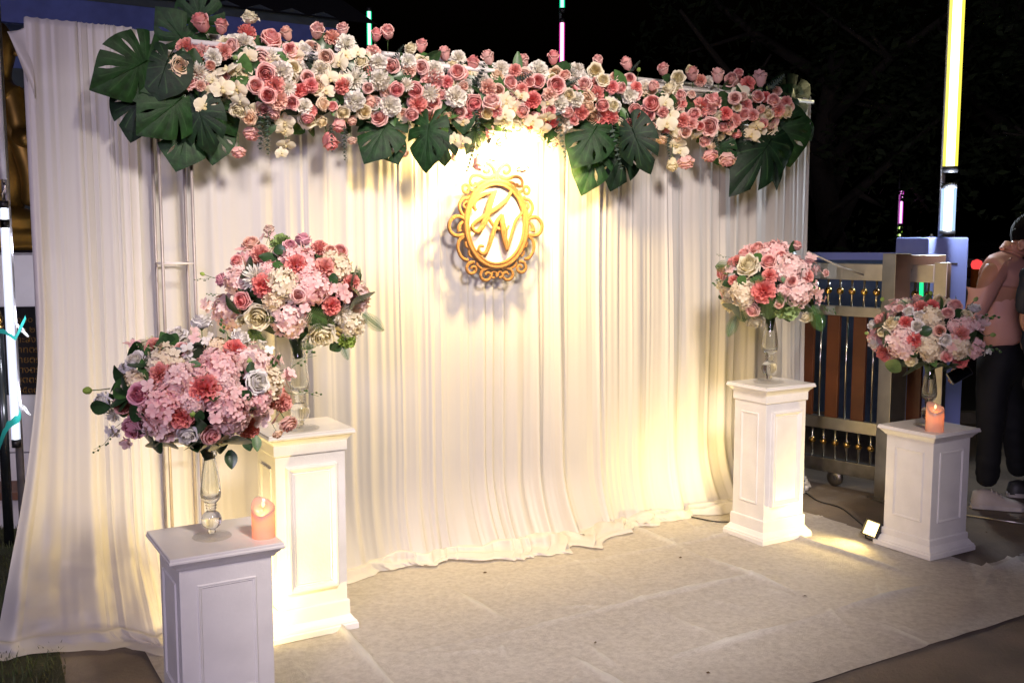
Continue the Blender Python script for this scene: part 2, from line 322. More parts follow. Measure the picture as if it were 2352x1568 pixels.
b = MB(); b.grid(drape_mesh(-2.185, -1.80, 9, 420, rk=0.35, tent=1.0, left_flare=-0.22, hem=0.13, fine=0.045, broad=0.11, calm=0.0, hem_l=([-2.2, -1.8], [0.02, 0.10])) - np.array(tuple(N * 0.035)))
dl = b.obj('side_drape', cloth('sheer_drape', (.84, .81, .79), .40, .10)); tag(dl, 'loose white side drape beyond the pipe column, flaring over the grass', 'curtain')
# loose corner of the side drape folded over the rail end
b = MB(); P = []
for i in range(14):
    s = i / 13; e_ = .085 * (min(1, s / .16) ** .8 if s < .16 else (1 - (s - .16) / .84) ** 1.1); row = []
    for j in range(14):
        q = j / 13; f = math.sin(math.pi * q); row.append(tuple(W(-2.165 - e_ * f, 0.02 + .085 * q - .02 * f + .012 * math.sin(6 * q + 5 * s), HT - .004 - .30 * s - .05 * (s < .2) * f * (1 - s / .2))))
    P.append(row)
b.grid(P); cf = b.obj('corner_fold', drape, dl)
# ------------------------------------------------------------------ pipe column and overhead truss that carry the garland
cx, cn_ = TN(wall(406, 700, -0.05))[0], -0.05
tr = thing('pipe_column', 'slim square pipe column standing before the white drapes', 'stand', W(cx, cn_))
cw = 0.062
for a_, c_ in ((-1, -1), (1, -1), (1, 1), (-1, 1)): pipe('post', [W(cx + a_ * cw, cn_ + c_ * cw, 0.0), W(cx + a_ * cw, cn_ + c_ * cw, 2.28)], 0.0065, mat('dull_pipe', (.42, .37, .35), .45, .3), tr)
for z_ in (0.12, 0.70, 1.44, 2.0, 2.27):
    for a_, c_, a2, c2 in ((-1, -1, 1, -1), (1, -1, 1, 1), (1, 1, -1, 1), (-1, 1, -1, -1)): pipe('rung', [W(cx + a_ * cw, cn_ + c_ * cw, z_), W(cx + a2 * cw, cn_ + c2 * cw, z_)], 0.0045, wp_, tr, 6)
for z_, n_ in ((2.355, -0.04), (2.17, -0.04), (2.30, -0.18)): pipe('beam', [W(cx + 0.06, n_, z_), W(1.80, n_, z_)], 0.011, wp_, tr)
for t_ in np.linspace(cx + .07, 1.79, 12):
    pipe('strut', [W(t_, -0.04, 2.355), W(t_, -0.04, 2.17)], 0.007, wp_, tr, 6); pipe('strut', [W(t_, -0.04, 2.355), W(t_, -0.18, 2.30)], 0.006, wp_, tr, 6)
for t_ in (-0.9, 0.4, 1.75): pipe('bracket', [W(t_, -0.05, 2.355), W(t_, 0.09, 2.352)], 0.008, wp_, tr, 6)
# ------------------------------------------------------------------ flower meshes (about one unit across, facing +Z)
def cup_petal(b, ph, hw, prof, tn0, tn1, ruf=0.0, nt=7, seed=0, drop=0.10):
    r = np.random.default_rng(seed); n = len(prof); P = []; T = []
    f1, f2 = r.uniform(0, 6.28, 2)
    for i, (ro, z) in enumerate(prof):
        s = i / (n - 1); wf = (0.5 + 0.9 * s - 0.42 * s * s); row = []; tr_ = []
        for j in range(nt):
            q = -1 + 2 * j / (nt - 1); a = ph + q * hw * wf
            rr = ro * (1 + 0.05 * q * r.uniform(-1, 1) + 0.05 * s * math.sin(3 * q + f2)) + ruf * s * s * math.sin(5 * q + f1) ; zz_ = z - drop * s * q * q + 0.035 * s * s * math.sin(4 * q + f1) + ruf * s * s * math.cos(6 * q + f2)
            row.append((rr * math.cos(a), rr * math.sin(a), zz_)); tr_.append(tn0 + (tn1 - tn0) * s ** 1.5)
        P.append(row); T.append(tr_)
    b.grid(P, 0, T)
def calyx(b, z0=-0.36, L=0.9, r=0.10):
    b.tube([(0, 0, z0 - L), (0.02, 0, z0 - L * 0.5), (0, 0, z0 - 0.06)], [0.022, 0.025, 0.03], 5, 1)
    b.lathe([(0.03, z0 - 0.10), (r, z0 - 0.03), (r * 0.9, z0 + 0.06)], 7, 1)
    for k in range(5):
        a = k * 1.257; c, s = math.cos(a), math.sin(a)
        b.add([(r * .7 * c - .05 * s, r * .7 * s + .05 * c, z0), (r * .7 * c + .05 * s, r * .7 * s - .05 * c, z0), (r * 2.4 * c, r * 2.4 * s, z0 + 0.02)], [(0, 1, 2)], 1)
def rose_mesh(seed, open_=1.0, ruf=0.0, tall=1.0):
    b = MB(); r = np.random.default_rng(seed)
    L = [(2, 80, [(.04, -.25), (.07, 0), (.08, .2), (.05, .37)], 0.0, .12), (3, 75, [(.05, -.28), (.13, -.05), (.145, .2), (.12, .36)], .0, .30),
         (4, 62, [(.06, -.32), (.20, -.1), (.22, .16), (.215, .35)], .08, .5), (4, 62, [(.07, -.34), (.26, -.13), (.30, .12), (.31, .30), (.335, .325)], .2, .7),
         (5, 55, [(.08, -.36), (.31, -.18), (.38, .06), (.41, .21), (.46, .20)], .35, .9), (5, 54, [(.08, -.37), (.33, -.25), (.44, -.05), (.49, .07), (.54, .02)], .5, 1.0)]
    if open_ < 0.9: L = L[:-1]
    for k, (n, hw, prof, a, c) in enumerate(L):
        o = r.uniform(0, 6.28)
        for i in range(n):
            pr = [(ro * (1 + r.uniform(-.06, .06)), z * tall + r.uniform(-.02, .02)) for ro, z in prof]
            cup_petal(b, o + i * 6.283 / n + r.uniform(-.15, .15), R(hw), pr, a, c, ruf * (0.3 + k / 6), 7, int(r.integers(1e6)), 0.06 + 0.03 * k)
    calyx(b, -0.36 * tall); return b
def fan_flower(seed, n, wid, L0, L1, th_max, frill, ns=4, nt=5, z0=-0.3, curl=0.0):
    b = MB(); r = np.random.default_rng(seed)
    for k in range(n):
        f = (k + 0.5) / n; th = th_max * f ** 0.62; ph = k * 2.39996 + r.uniform(-.25, .25)
        L_ = (L0 + (L1 - L0) * f) * r.uniform(.88, 1.1); d = np.array([math.sin(th) * math.cos(ph), math.sin(th) * math.sin(ph), math.cos(th)])
        sd = np.cross(d, [0.02, 0.01, 1.0]); sd /= np.linalg.norm(sd) + 1e-9
        if r.random() < 0.5: sd = sd * math.cos(0.5) + np.cross(d, sd) * math.sin(0.5) * r.choice([-1, 1])
        nm = np.cross(sd, d); P = []; T = []; f1 = r.uniform(0, 6.28)
        for i in range(ns):
            s = i / (ns - 1); row = []; tr_ = []
            for j in range(nt):
                q = -1 + 2 * j / (nt - 1); ww = wid * (0.15 + 0.85 * s ** 1.1) * (1 if wid > .1 else (1 - 0.65 * s ** 4))
                jag = (r.uniform(-1, 1) * frill * 0.5 if i == ns - 1 else 0)
                p = np.array([0, 0, z0]) + d * (L_ * (0.08 + 0.92 * s) * (1 - 0.10 * q * q) + jag) + sd * (q * ww) + nm * (frill * s * s * math.sin(4.2 * q + f1) + curl * s * s)
                row.append(tuple(p)); tr_.append(s * (0.35 + 0.65 * f))
            P.append(row); T.append(tr_)
        b.grid(P, 0, T)
    calyx(b, z0 - 0.02, 0.8, 0.09); return b
def floret(b, c, d, s, r, m=0, tn=0.0, npet=4):
    d = Vector(d).normalized(); a = d.orthogonal().normalized(); a = Matrix.Rotation(r.uniform(0, 6.28), 3, d) @ a; e = d.cross(a); c = Vector(c)
    for k in range(npet):
        q = k * 2 * math.pi / npet; x = a * math.cos(q) + e * math.sin(q); y = d.cross(x); up = d * r.uniform(.02, .22)
        P = [[c - y * .06 * s, c + x * 0.02 * s, c + y * .06 * s], [c + (x * .5 - y * .42 + up * .7) * s, c + (x * .55 + up * .4) * s, c + (x * .5 + y * .42 + up * .7) * s], [c + (x * .92 - y * .30 + up) * s, c + (x * 1.02 + up * .9) * s, c + (x * .92 + y * .30 + up) * s]]
        b.grid([[tuple(v) for v in rw] for rw in P], m, [[tn] * 3, [min(1, tn + .3)] * 3, [min(1, tn + .6)] * 3])
def hydrangea_mesh(seed, n=74):
    b = MB(); r = np.random.default_rng(seed)
    for k in range(n):
        f = (k + .5) / n; th = math.acos(1 - 1.45 * f); ph = k * 2.39996; rad = 0.40 * r.uniform(.80, 1.14)
        d = (math.sin(th) * math.cos(ph), math.sin(th) * math.sin(ph), math.cos(th)); j = r.normal(0, .42, 3)
        floret(b, (d[0] * rad * 1.12, d[1] * rad * 1.12, d[2] * rad * .85 - 0.05), (d[0] + j[0], d[1] + j[1], d[2] + j[2]), r.uniform(.115, .155), r, 0, r.uniform(0, .5))
    b.lathe([(0.02, -.3), (.3, -.15), (.32, .05), (.22, .2), (.02, .27)], 9, 0); b.t[-45:] = [0.0] * 45
    b.tube([(0, 0, -1.1), (0, 0, -.25)], .03, 5, 1); return b
def orchid_mesh(seed):
    b = MB(); r = np.random.default_rng(seed)
    def pet(a, L_, w_, z0, cup):
        P = []; T = []; c, s = math.cos(a), math.sin(a)
        for i in range(6):
            q = i / 5; ww = w_ * (math.sin(math.pi * (0.10 + 0.86 * q)) ** 0.7); row = []; tr_ = []
            for j in range(5):
                v = -1 + j / 2; x = 0.03 + q * L_; y = v * ww; zz_ = z0 + cup * (q * q) - 0.05 * v * v + 0.03 * math.sin(3 * v + q * 4)
                row.append((x * c - y * s, x * s + y * c, zz_)); tr_.append(0.45 + .55 * q)
            P.append(row); T.append(tr_)
        b.grid(P, 0, T)
    for a in (R(90), R(214), R(326)): pet(a, .48, .17, -0.03, r.uniform(-.05, .06))
    for a in (R(8), R(172)): pet(a, .52, .30, 0.01, r.uniform(-.02, .10))
    k = len(b.t); b.lathe([(0.01, .14), (.05, .11), (.07, .04), (.03, 0.0)], 6, 0)
    cup_petal(b, R(-90), R(40), [(.02, .02), (.10, .10), (.19, .10), (.22, .04)], 0, .15)
    b.t[k:] = [0.0] * (len(b.t) - k)
    b.tube([(0, 0, 0), (0, -.05, -.25), (0, .1, -.6)], .018, 4, 1); return b
def sweet_mesh(seed):                                       # a few open papery florets on a stem
    b = MB(); r = np.random.default_rng(seed)
    for k in range(4): floret(b, r.normal(0, .16, 3), (r.normal(0, .5), r.normal(0, .5), 1), .40, r, 0, r.uniform(0, .5), 4)
    b.tube([(0, 0, -1.0), (0, 0, 0)], .02, 5, 1); return b
def bud_mesh():
    b = MB(); b.lathe([(.02, -.42), (.2, -.32), (.33, -.1), (.32, .12), (.2, .34), (.05, .46)], 9, 0); b.t = [min(1, max(0, .5 - v[2])) for v in b.v]
    b.tube([(.1, .05, -2.2), (.05, 0, -1.2), (0, 0, -.35)], .05, 5, 1); return b
PM = {}
def reg(k, lst): PM[k] = [x.mesh(k, [None, stem_green]) for x in lst]
reg('rose', [rose_mesh(s, 1.0) for s in (1, 2, 3, 4)]); reg('rosebud', [rose_mesh(s, .8, 0, 1.28) for s in (5, 6, 7)])
reg('lisianthus', [rose_mesh(s, 1.0, .045, .9) for s in (8, 9, 10)])
reg('carnation', [fan_flower(s, 58, .17, .62, .56, R(108), .075) for s in (11, 12, 13)])
reg('chrysanthemum', [fan_flower(s, 110, .075, .60, .54, R(112), .018, 4, 3, -.28, .06) for s in (14, 15)])
reg('hydrangea', [hydrangea_mesh(s) for s in (16, 17, 18)]); reg('orchid', [orchid_mesh(s) for s in (19, 20, 21)])
reg('sweet_pea', [sweet_mesh(s) for s in (22, 23)]); reg('flower_bud', [bud_mesh()])
PC = {'pink': petal('rose_pink', (0.76, 0.24, 0.24), (0.92, 0.60, 0.55)), 'blush': petal('blush', (0.82, 0.42, 0.33), (0.84, 0.62, 0.52)), 'coral': petal('coral', (0.74, 0.18, 0.17), (0.91, 0.44, 0.39)),
      'white': petal('white', (0.84, 0.78, 0.66), (0.88, 0.86, 0.82)), 'cream': petal('cream', (0.78, 0.66, 0.36), (0.84, 0.77, 0.62)), 'peach': petal('peach', (0.86, 0.58, 0.38), (0.89, 0.70, 0.52)),
      'yellow': petal('yellow', (0.88, 0.76, 0.46), (0.89, 0.81, 0.58)), 'green': petal('green', (0.24, 0.36, 0.08), (0.52, 0.66, 0.26)), 'hpink': petal('hydrangea_pink', (0.82, 0.44, 0.43), (0.92, 0.69, 0.66)),
      'hcream': petal('hydrangea_cream', (0.76, 0.60, 0.40), (0.88, 0.79, 0.64)), 'lilac': petal('lilac', (0.66, 0.24, 0.32), (0.84, 0.52, 0.56)), 'ivory': petal('ivory_lilac', (0.80, 0.74, 0.64), (0.87, 0.84, 0.83))}
CODE = {'R': ('rose', 'pink'), 'r': ('rose', 'blush'), 'C': ('carnation', 'coral'), 'W': ('chrysanthemum', 'white'), 'w': ('carnation', 'white'), 'O': ('orchid', 'cream'), 'L': ('lisianthus', 'cream'), 'P': ('lisianthus', 'peach'),
        'Y': ('rose', 'yellow'), 'B': ('flower_bud', 'green'), 'H': ('hydrangea', 'hpink'), 'h': ('hydrangea', 'hcream'), 'G': ('carnation', 'green'), 'V': ('lisianthus', 'ivory'), 'S': ('sweet_pea', 'hpink'), 's': ('sweet_pea', 'ivory'), 'Q': ('rose', 'lilac'), 'q': ('lisianthus', 'lilac')}
def bloom(kind, col, pos, d, size, parent, stretch=1.0):
    me = random.choice(PM[kind]); o = bpy.data.objects.new(kind, me); link(o, parent)
    o.material_slots[0].link = 'OBJECT'; o.material_slots[0].material = PC[col]
    q = Vector(d).to_track_quat('Z', 'Y').to_matrix() @ Matrix.Rotation(random.uniform(0, 6.28) if kind != 'orchid' else random.uniform(-.4, .4) + (0), 3, 'Z')
    o.rotation_euler = q.to_euler(); o.location = Vector(pos) - Vector(parent.location)
    k = size * random.uniform(.95, 1.05); o.scale = (k, k, k * stretch); return o
# ------------------------------------------------------------------ leaf meshes (base at the origin, tip at +Y, upper side +Z, one unit long)
def simple_leaf(wd=.26, cup=.10, droop=.18):
    b = MB(); P = []
    for i in range(7):
        s = i / 6; ww = wd * math.sin(math.pi * (s * .93 + .05)) ** .8
        P.append([(q * ww, s, cup * abs(q) * ww / wd - droop * s * s) for q in (-1, -.5, 0, .5, 1)])
    b.grid(P); return b
def monstera_leaf(seed, nl=6, gap=.15, pslit=.5):
    b = MB(); r = np.random.default_rng(seed)
    for side in (-1, 1):
        edges = np.linspace(0, R(165), nl + 1); edges[1:-1] += r.uniform(-.07, .07, nl - 1)
        typ = [0] + [(1 if r.random() < pslit else (2 if r.random() < .6 else 0)) for _ in range(nl - 1)] + [0]; st_ = r.uniform(.34, .62, nl + 1)
        def op(k, ro):                                     # how far a lobe edge stands off its neighbour
            if typ[k] == 0 or ro <= st_[k]: return 0.0
            x = (ro - st_[k]) / (1 - st_[k]); return gap * (x ** .6 * .75 + .25 * x if typ[k] == 1 else (math.sin(math.pi * min(1, x / .72)) ** .7 * .75 if x < .72 else 0.0))
        for k in range(nl):
            a0, a1 = edges[k], edges[k + 1]; P = []
            for i in range(13):
                ro = i / 12; row = []
                for j in range(7):
                    q = j / 6; a = a0 + (a1 - a0) * q; aa = a + op(k, ro) * (1 - q) ** 2 - op(k + 1, ro) * q ** 2
                    rad = 0.62 * (1 + .08 * math.cos(a)) * (1 + .26 * max(0, 1 - a / .6) ** 2) * (1 - .25 * max(0, (a - 2.3) / .55) ** 2)
                    org = Vector((0, .32 - .32 * min(1, a / R(135)), 0)); p = org + Vector((side * math.sin(aa), math.cos(aa), 0)) * rad * ro
                    p.y += .10 * ro * ro * abs(p.x) * (1 if a < 1.9 else .2)
                    z = -.34 * p.x ** 2 - .22 * p.y ** 2 + .012 * math.cos((q - .5) * math.pi) * ro + .05 * abs(p.x)
                    row.append((p.x, p.y, z))
                P.append(row if side > 0 else row[::-1])
            b.grid(P, 0, [[(1.0 if j == 3 and i < 11 else (.5 if (k == 0 and j == (0 if side > 0 else 6)) else 0.0)) for j in range(7)] for i in range(13)])
    b.tube([(0, .75, -.10), (0, .3, .005), (0, 0, .012)], [.004, .009, .014], 5, 0); b.tube([(0, 0, .01), (0, -.2, -.05), (0, -.5, -.2)], .014, 5, 0)
    return b
def fern_mesh():
    b = MB(); b.tube([(0, 0, 0), (0, .5, .03), (0, 1, -.10)], [.010, .008, .003], 4)
    for k in range(22):
        s = .06 + .92 * k / 22; L_ = .27 * math.sin(math.pi * (s * .84 + .14)) ; zc = .10 * s * (1 - s) - .12 * s * s; hw = .015
        for sd in (-1, 1):
            p = Vector((0, s, zc)); P = []
            for m_ in range(8):
                q = m_ / 7; c = p + Vector((sd * L_ * q, L_ * .42 * q, -.06 * q * q)); wv = hw * (1 - q) ** .6 * (1.25 if m_ % 2 else .7); P.append([tuple(c - Vector((-.3 * sd, 1, 0)) * wv), tuple(c + Vector((-.3 * sd, 1, 0)) * wv)])
            b.grid(P)
    return b
def euca_mesh(seed, n=14, wd=.075):
    b = MB(); r = np.random.default_rng(seed); b.tube([(0, 0, 0), (.02, .5, .02), (-.01, 1, 0)], [.008, .006, .003], 4)
    for k in range(n):
        s = .06 + .92 * k / n; a0 = r.uniform(-.4, .4) + (k % 2) * 1.57; z = wd * (1.15 - .65 * s)
        for sd in (0, math.pi):
            a = a0 + sd; c = Vector((math.cos(a), .25, math.sin(a))) ; t_ = Vector((-math.sin(a), 0, math.cos(a)))
            ce = Vector((.02 * math.sin(3.1 * s), s, 0)) + c * z * .95; ring = [ce + c * (z * .95 * math.cos(q)) + t_ * (z * .85 * math.sin(q)) + Vector((0, .25 * z * math.cos(q), 0)) for q in [x * math.pi / 4 for x in range(8)]]
            b.add(ring, [tuple(range(8))])
    return b
def sprig_mesh(seed):
    b = MB(); r = np.random.default_rng(seed); pts = [(0, 0, 0), (.05, .35, .05), (-.02, .7, .03), (.06, 1.0, -.06)]; b.tube(pts, [.012, .010, .008, .006], 4)
    for k in range(6):
        s = .45 + .55 * k / 5; c = Vector((.03 * math.sin(5 * s), s, .03)) + Vector((r.uniform(-.11, .11), r.uniform(-.02, .08), r.uniform(-.05, .05)))
        b.tube([(0.03 * math.sin(5 * s), s - .06, .03), c], .005, 3); b.lathe([(.005, -.05), (.035, -.01), (.03, .03), (.004, .06)], 6, 0, c)
    return b
LM = {'leaf': [simple_leaf().mesh('leaf', leaf_dark), simple_leaf(.34, .16, .30).mesh('leaf', leaf_dark), simple_leaf(.20, .05, .1).mesh('leaf', leaf_mid)],
      'monstera_leaf': [monstera_leaf(3, 5, .09, .45).mesh('monstera_leaf', monstera_m), monstera_leaf(4, 5, .12, .6).mesh('monstera_leaf', monstera_l), monstera_leaf(5, 5, .07, .1).mesh('monstera_leaf', monstera_m), monstera_leaf(8, 5, .13, .6).mesh('monstera_leaf', monstera_l), monstera_leaf(12, 5, .13, .6).mesh('monstera_leaf', monstera_m), monstera_leaf(13, 6, .08, .7).mesh('monstera_leaf', monstera_l), monstera_leaf(14, 4, .06, .2).mesh('monstera_leaf', monstera_m)],
      'fern_frond': [fern_mesh().mesh('fern_frond', leaf_mid)], 'eucalyptus_sprig': [euca_mesh(1).mesh('eucalyptus_sprig', euca), euca_mesh(2, 18, .06).mesh('eucalyptus_sprig', euca)],
      'bud_sprig': [sprig_mesh(1).mesh('bud_sprig', leaf_mid), sprig_mesh(2).mesh('bud_sprig', leaf_mid)]}
def leaf(kind, base, tip, nrm, parent, wide=1.0, pick=None):
    base, tip = Vector(base), Vector(tip); y = tip - base; L_ = y.length; y.normalize(); x = y.cross(Vector(nrm)); x.normalize(); z = x.cross(y)
    me = LM[kind][pick] if pick is not None else random.choice(LM[kind]); o = bpy.data.objects.new(kind, me); link(o, parent)
    o.rotation_euler = Matrix((x, y, z)).transposed().to_euler(); o.location = base - Vector(parent.location); o.scale = (L_ * wide, L_, L_); return o
# ------------------------------------------------------------------ overhead garland
gr = thing('flower_garland', 'long overhead garland of pink roses, carnations, orchids and big split leaves', 'garland', W(0, -0.12, 2.10))
XS = [390, 460, 560, 640, 730, 800, 900, 1000, 1110, 1250, 1340, 1450, 1530, 1640, 1760, 1830]
YT = [130, 95, 80, 92, 95, 92, 112, 125, 140, 150, 160, 165, 172, 188, 195, 215]; YB = [250, 270, 295, 300, 300, 290, 285, 295, 300, 310, 290, 290, 310, 318, 312, 265]
def gpoint(px, py, extra=0.0):
    t_, b_ = np.interp(px, XS, YT), np.interp(px, XS, YB); v = max(-1, min(1, (py - (t_ + b_) / 2) / ((b_ - t_) / 2)))
    n_ = -0.13 - 0.12 * math.sqrt(1 - v * v * .95) + extra; return wall(px, py, n_), v, n_
GF = [(600, 0, 2.412, """R495,225,165,u R690,260,140,u L960,170,140,u C930,290,130,u w600,540,150 R485,460,120 C370,440,130 C410,560,130 P285,640,190 W470,680,160 w905,390,140 R810,450,130 C720,490,120 B820,560,80 O945,550,140 r590,640,90 R385,805,150 C480,830,90 O740,660,190
R720,740,120 O830,690,150 O920,710,120 O600,770,160 O700,850,200 O840,870,180 O620,880,150 O760,920,150 O530,1020,150 R1170,370,175 r1320,330,125,u W1160,560,170 R1120,710,180 w1250,700,150 C1170,820,140 R1020,830,130 R1140,920,130 C1250,955,150 W1325,850,140 R1370,990,130 L860,1060,150 P960,1135,130 R1200,1080,150
R980,1290,140,d R855,1470,120,d O1300,1180,150 O1300,1260,150 O1310,1400,150 O1270,1480,110 C1430,880,110 O1400,540,150 L1380,660,150 R1350,480,130 w330,490,90 O870,980,130"""),
 (1200, 100, 2.852, """R195,75,170,u C360,120,140,u R485,60,150,u w530,205,160 w35,290,120 r295,370,150 O520,350,170 O660,315,160 C820,305,160 O450,430,190 L700,425,130 w885,450,150 R1050,465,180 W235,530,180 O340,610,170 W650,610,200 O490,630,180 W540,650,120 r880,590,100 w930,660,180 R90,600,140 C130,690,150 C30,740,110 O300,750,150
C500,715,130 R775,720,130 C980,770,130 R1100,735,150 W1210,660,160 R1315,745,160 C1510,640,190 w1230,410,160 C1260,520,150 R1390,480,160 w1525,500,160 L1265,270,130,u R1385,240,140,u R1650,330,150,u R870,120,140,u R1000,90,160,u C1690,660,110 R1620,795,130 W1460,790,150 C1370,900,150 R1275,1020,150 r1550,985,130,d P1680,1050,130 w620,890,170 r800,865,140 w1010,915,170
R900,1040,180 L730,990,170 L490,1000,150 P260,900,140 R370,930,120 w65,920,140 C110,980,130 R90,1060,140,d r590,1080,110,d Y240,1090,140 R450,1130,170,d R340,1320,200,d r595,1320,100,d O1130,1090,150 O1120,1190,200 O1040,1210,120 O1050,1310,150 O1200,1190,120 L1040,1440,110 r1170,1430,150,d"""),
 (1800, 150, 2.852, """w105,235,150 L30,310,90 R85,395,150 R260,300,150,u R435,235,160,u w580,340,170 r155,555,90 w65,650,160 P535,430,160 R670,530,160 C740,370,120 R835,275,150,u w1035,370,170 R905,520,130 R1005,500,130 C425,580,140 w370,500,140 r555,600,120 O740,640,130 O820,660,140 C820,580,120 R270,740,170 R95,850,180 C215,880,110 R480,740,170 O640,720,200 O690,800,200 C925,730,150 R830,840,150
C520,850,120 Y420,880,120 O630,880,200 O610,960,220 O150,960,200 O90,1080,200 O60,1160,150 O140,1210,150 O80,1260,150 R450,1060,150,d Y600,1200,150,d R1180,235,150,u w1420,360,150 R1210,550,170 Y1170,460,90 r1310,435,110 C1140,635,150 w1255,735,160 L1350,660,140 w1435,730,150 O1110,740,150 R1130,830,140 R1530,540,160 L1655,380,140 R1690,270,120,u C1655,510,110 C1660,640,130 P1580,790,130
R1340,850,140 R1415,930,140 C1500,870,140 O950,960,200 O1100,920,180 O1040,1060,200 C1140,970,140 P1000,1140,130,d r1170,1190,150,d P1240,1030,120 Y840,1070,150,d L760,1020,140 R330,1430,170,d R820,1440,170,d r50,1360,100,d"""),
 (2400, 0, 1.679, """R180,430,80,u L20,540,80 r95,515,60 C85,580,70 R140,590,70 C245,580,60 R360,580,90 R425,470,80,u w200,640,90 L465,600,90 R15,700,90 L90,710,80 R235,730,95 R355,700,110 O440,690,80 C545,690,70 R545,640,80 r615,635,60 R620,500,90,u L525,525,90 Y600,475,60 C675,530,70 w735,540,60 R790,510,90,u R890,540,90 R930,500,70,u C1000,555,80 R1075,530,100,u C1185,605,50 R760,670,100 C690,710,90
R905,660,80 r960,650,60 R1055,655,80 C1110,650,60 R1165,675,90 C1250,680,50 L1255,750,75 C990,705,60 L920,720,55 C840,755,80 C740,740,60 r1080,735,60 L1125,765,80 C1190,740,60 R970,770,80 C1025,780,60 R630,770,80 O470,770,100 O450,830,120 O480,870,120 C550,820,80 C615,825,60 C275,790,70 R195,825,80 C10,790,100 C60,800,90 L125,830,70 r350,855,80 R735,850,95 C905,805,80 R825,850,75 P860,870,60
R915,900,85 R670,850,60 L790,780,70 O650,910,80 r575,885,80 P520,920,60 O520,970,110 O540,1010,100 P415,940,70,d R700,945,85 L815,920,60 P745,980,60 Y880,980,60,d R575,1090,110,d Y485,1100,90,d R740,1045,100,d R855,1070,100,d O1050,850,90 O1020,900,100 O1080,880,70 O1010,970,90 O1060,970,70 R1095,830,60 C430,760,60 B1130,590,40 B260,470,45""")]
for ox, oy, s_, txt in GF:
    for tok in txt.split():
        p_ = tok[1:].split(','); cx_, cy_, dm_ = map(float, p_[:3]); fl = p_[3] if len(p_) > 3 else ''
        kind, col = CODE[tok[0]]; col = random.choice(['blush', 'pink']) if col == 'coral' and random.random() < .35 else col; px, py = (ox + cx_ / s_) * .57422, (oy + cy_ / s_) * .57422
        pos, v, n_ = gpoint(px, py, random.uniform(-.02, .03)); size = dm_ / s_ * .57422 * (pos.y / F) * (1.16 if kind in ('orchid', 'carnation', 'chrysanthemum') else 1.06)
        tc_ = (EYE - pos).normalized(); J = Vector((random.gauss(0, .22), random.gauss(0, .22), random.gauss(0, .22)))
        if fl == 'u': d = Z * .9 + tc_ * .45 + J * .7; st = 1.15; kind = 'rosebud' if kind == 'rose' else kind
        elif fl == 'd': d = -Z * 1.0 + tc_ * .22 + J * .6; st = 1.1; kind = 'rosebud' if kind == 'rose' and random.random() < .6 else kind
        else:
            d = tc_ * .8 - Z * v * .45 + J * 1.4; st = 1.0; size *= random.uniform(.86, 1.16)
            if kind == 'rose' and random.random() < .35: kind = 'rosebud'
            if kind == 'rose' and random.random() < .15: kind = 'lisianthus'
        bloom(kind, col, pos, d, size, gr, st)
CROP = {1: lambda x, y: (x * .342, y * .342), 2: lambda x, y: (689 + x * .342, y * .342), 3: lambda x, y: (1378 + x * .342, y * .342)}
MONS = [(1, 1260, 300, 1060, 60, .95, -.14, 3), (1, 1340, 190, 1330, -120, 1.0, -.06, 1), (1, 1000, 400, 660, 585, .95, -.24, 3), (1, 1130, 400, 1030, 655, 1.1, -.26, 2), (1, 970, 600, 860, 915, 1.05, -.20, 0), (1, 1230, 650, 960, 880, 1.0, -.24, 2), (1, 1270, 830, 1190, 1110, 1.05, -.17, 0),
        (1, 1330, 700, 1410, 1030, 1.0, -.25, 0), (1, 1450, 850, 1430, 1075, 1.0, -.14, 1), (1, 1420, 650, 1580, 900, .9, -.18, 2), (2, 590, 830, 440, 1060, 1.0, -.20, 1), (2, 870, 830, 830, 1135, 1.0, -.28, 0), (2, 960, 900, 980, 1100, 1.0, -.18, 1), (2, 1190, 850, 1140, 1010, .9, -.20, 0),
        (2, 2000, 840, 1850, 1090, 1.15, -.22, 1), (2, 1990, 1000, 1910, 1275, .9, -.16, 3), (3, 215, 860, 330, 1150, 1.0, -.28, 0), (3, 160, 960, 100, 1255, 1.0, -.18, 2), (3, 1210, 700, 1470, 560, .9, -.16, 0), (3, 1230, 690, 1420, 730, .9, -.14, 0), (3, 1200, 820, 1290, 1105, 1.15, -.20, 1),
        (3, 1160, 920, 940, 1260, .75, -.22, 3), (3, 1310, 830, 1425, 960, .8, -.10, 0), (3, 1180, 1030, 1195, 1245, .45, -.16, 1), (3, 800, 960, 870, 1130, 1.0, -.14, 0), (2, 600, 950, 650, 1075, 1.0, -.16, 1), (3, 1250, 760, 1420, 850, .9, -.15, 5), (1, 1150, 560, 900, 640, 1.0, -.22, 6)]
for c_, bx, by, tx, ty, wd, n_, pk in MONS:
    p0_, p1_ = wall(*CROP[c_](bx, by), n_ + .03), wall(*CROP[c_](tx, ty), n_ + random.uniform(-.05, .02)); L_ = (p1_ - p0_)
    p0b = p0_ + L_ * .04
    leaf('monstera_leaf', p0b, p0b + L_ * .86, (EYE - p0_).normalized() + Vector((random.gauss(0, .12), 0, random.gauss(.0, .14))), gr, wd * random.uniform(.85, 1.1), pk if random.random() < .4 else random.randrange(7))
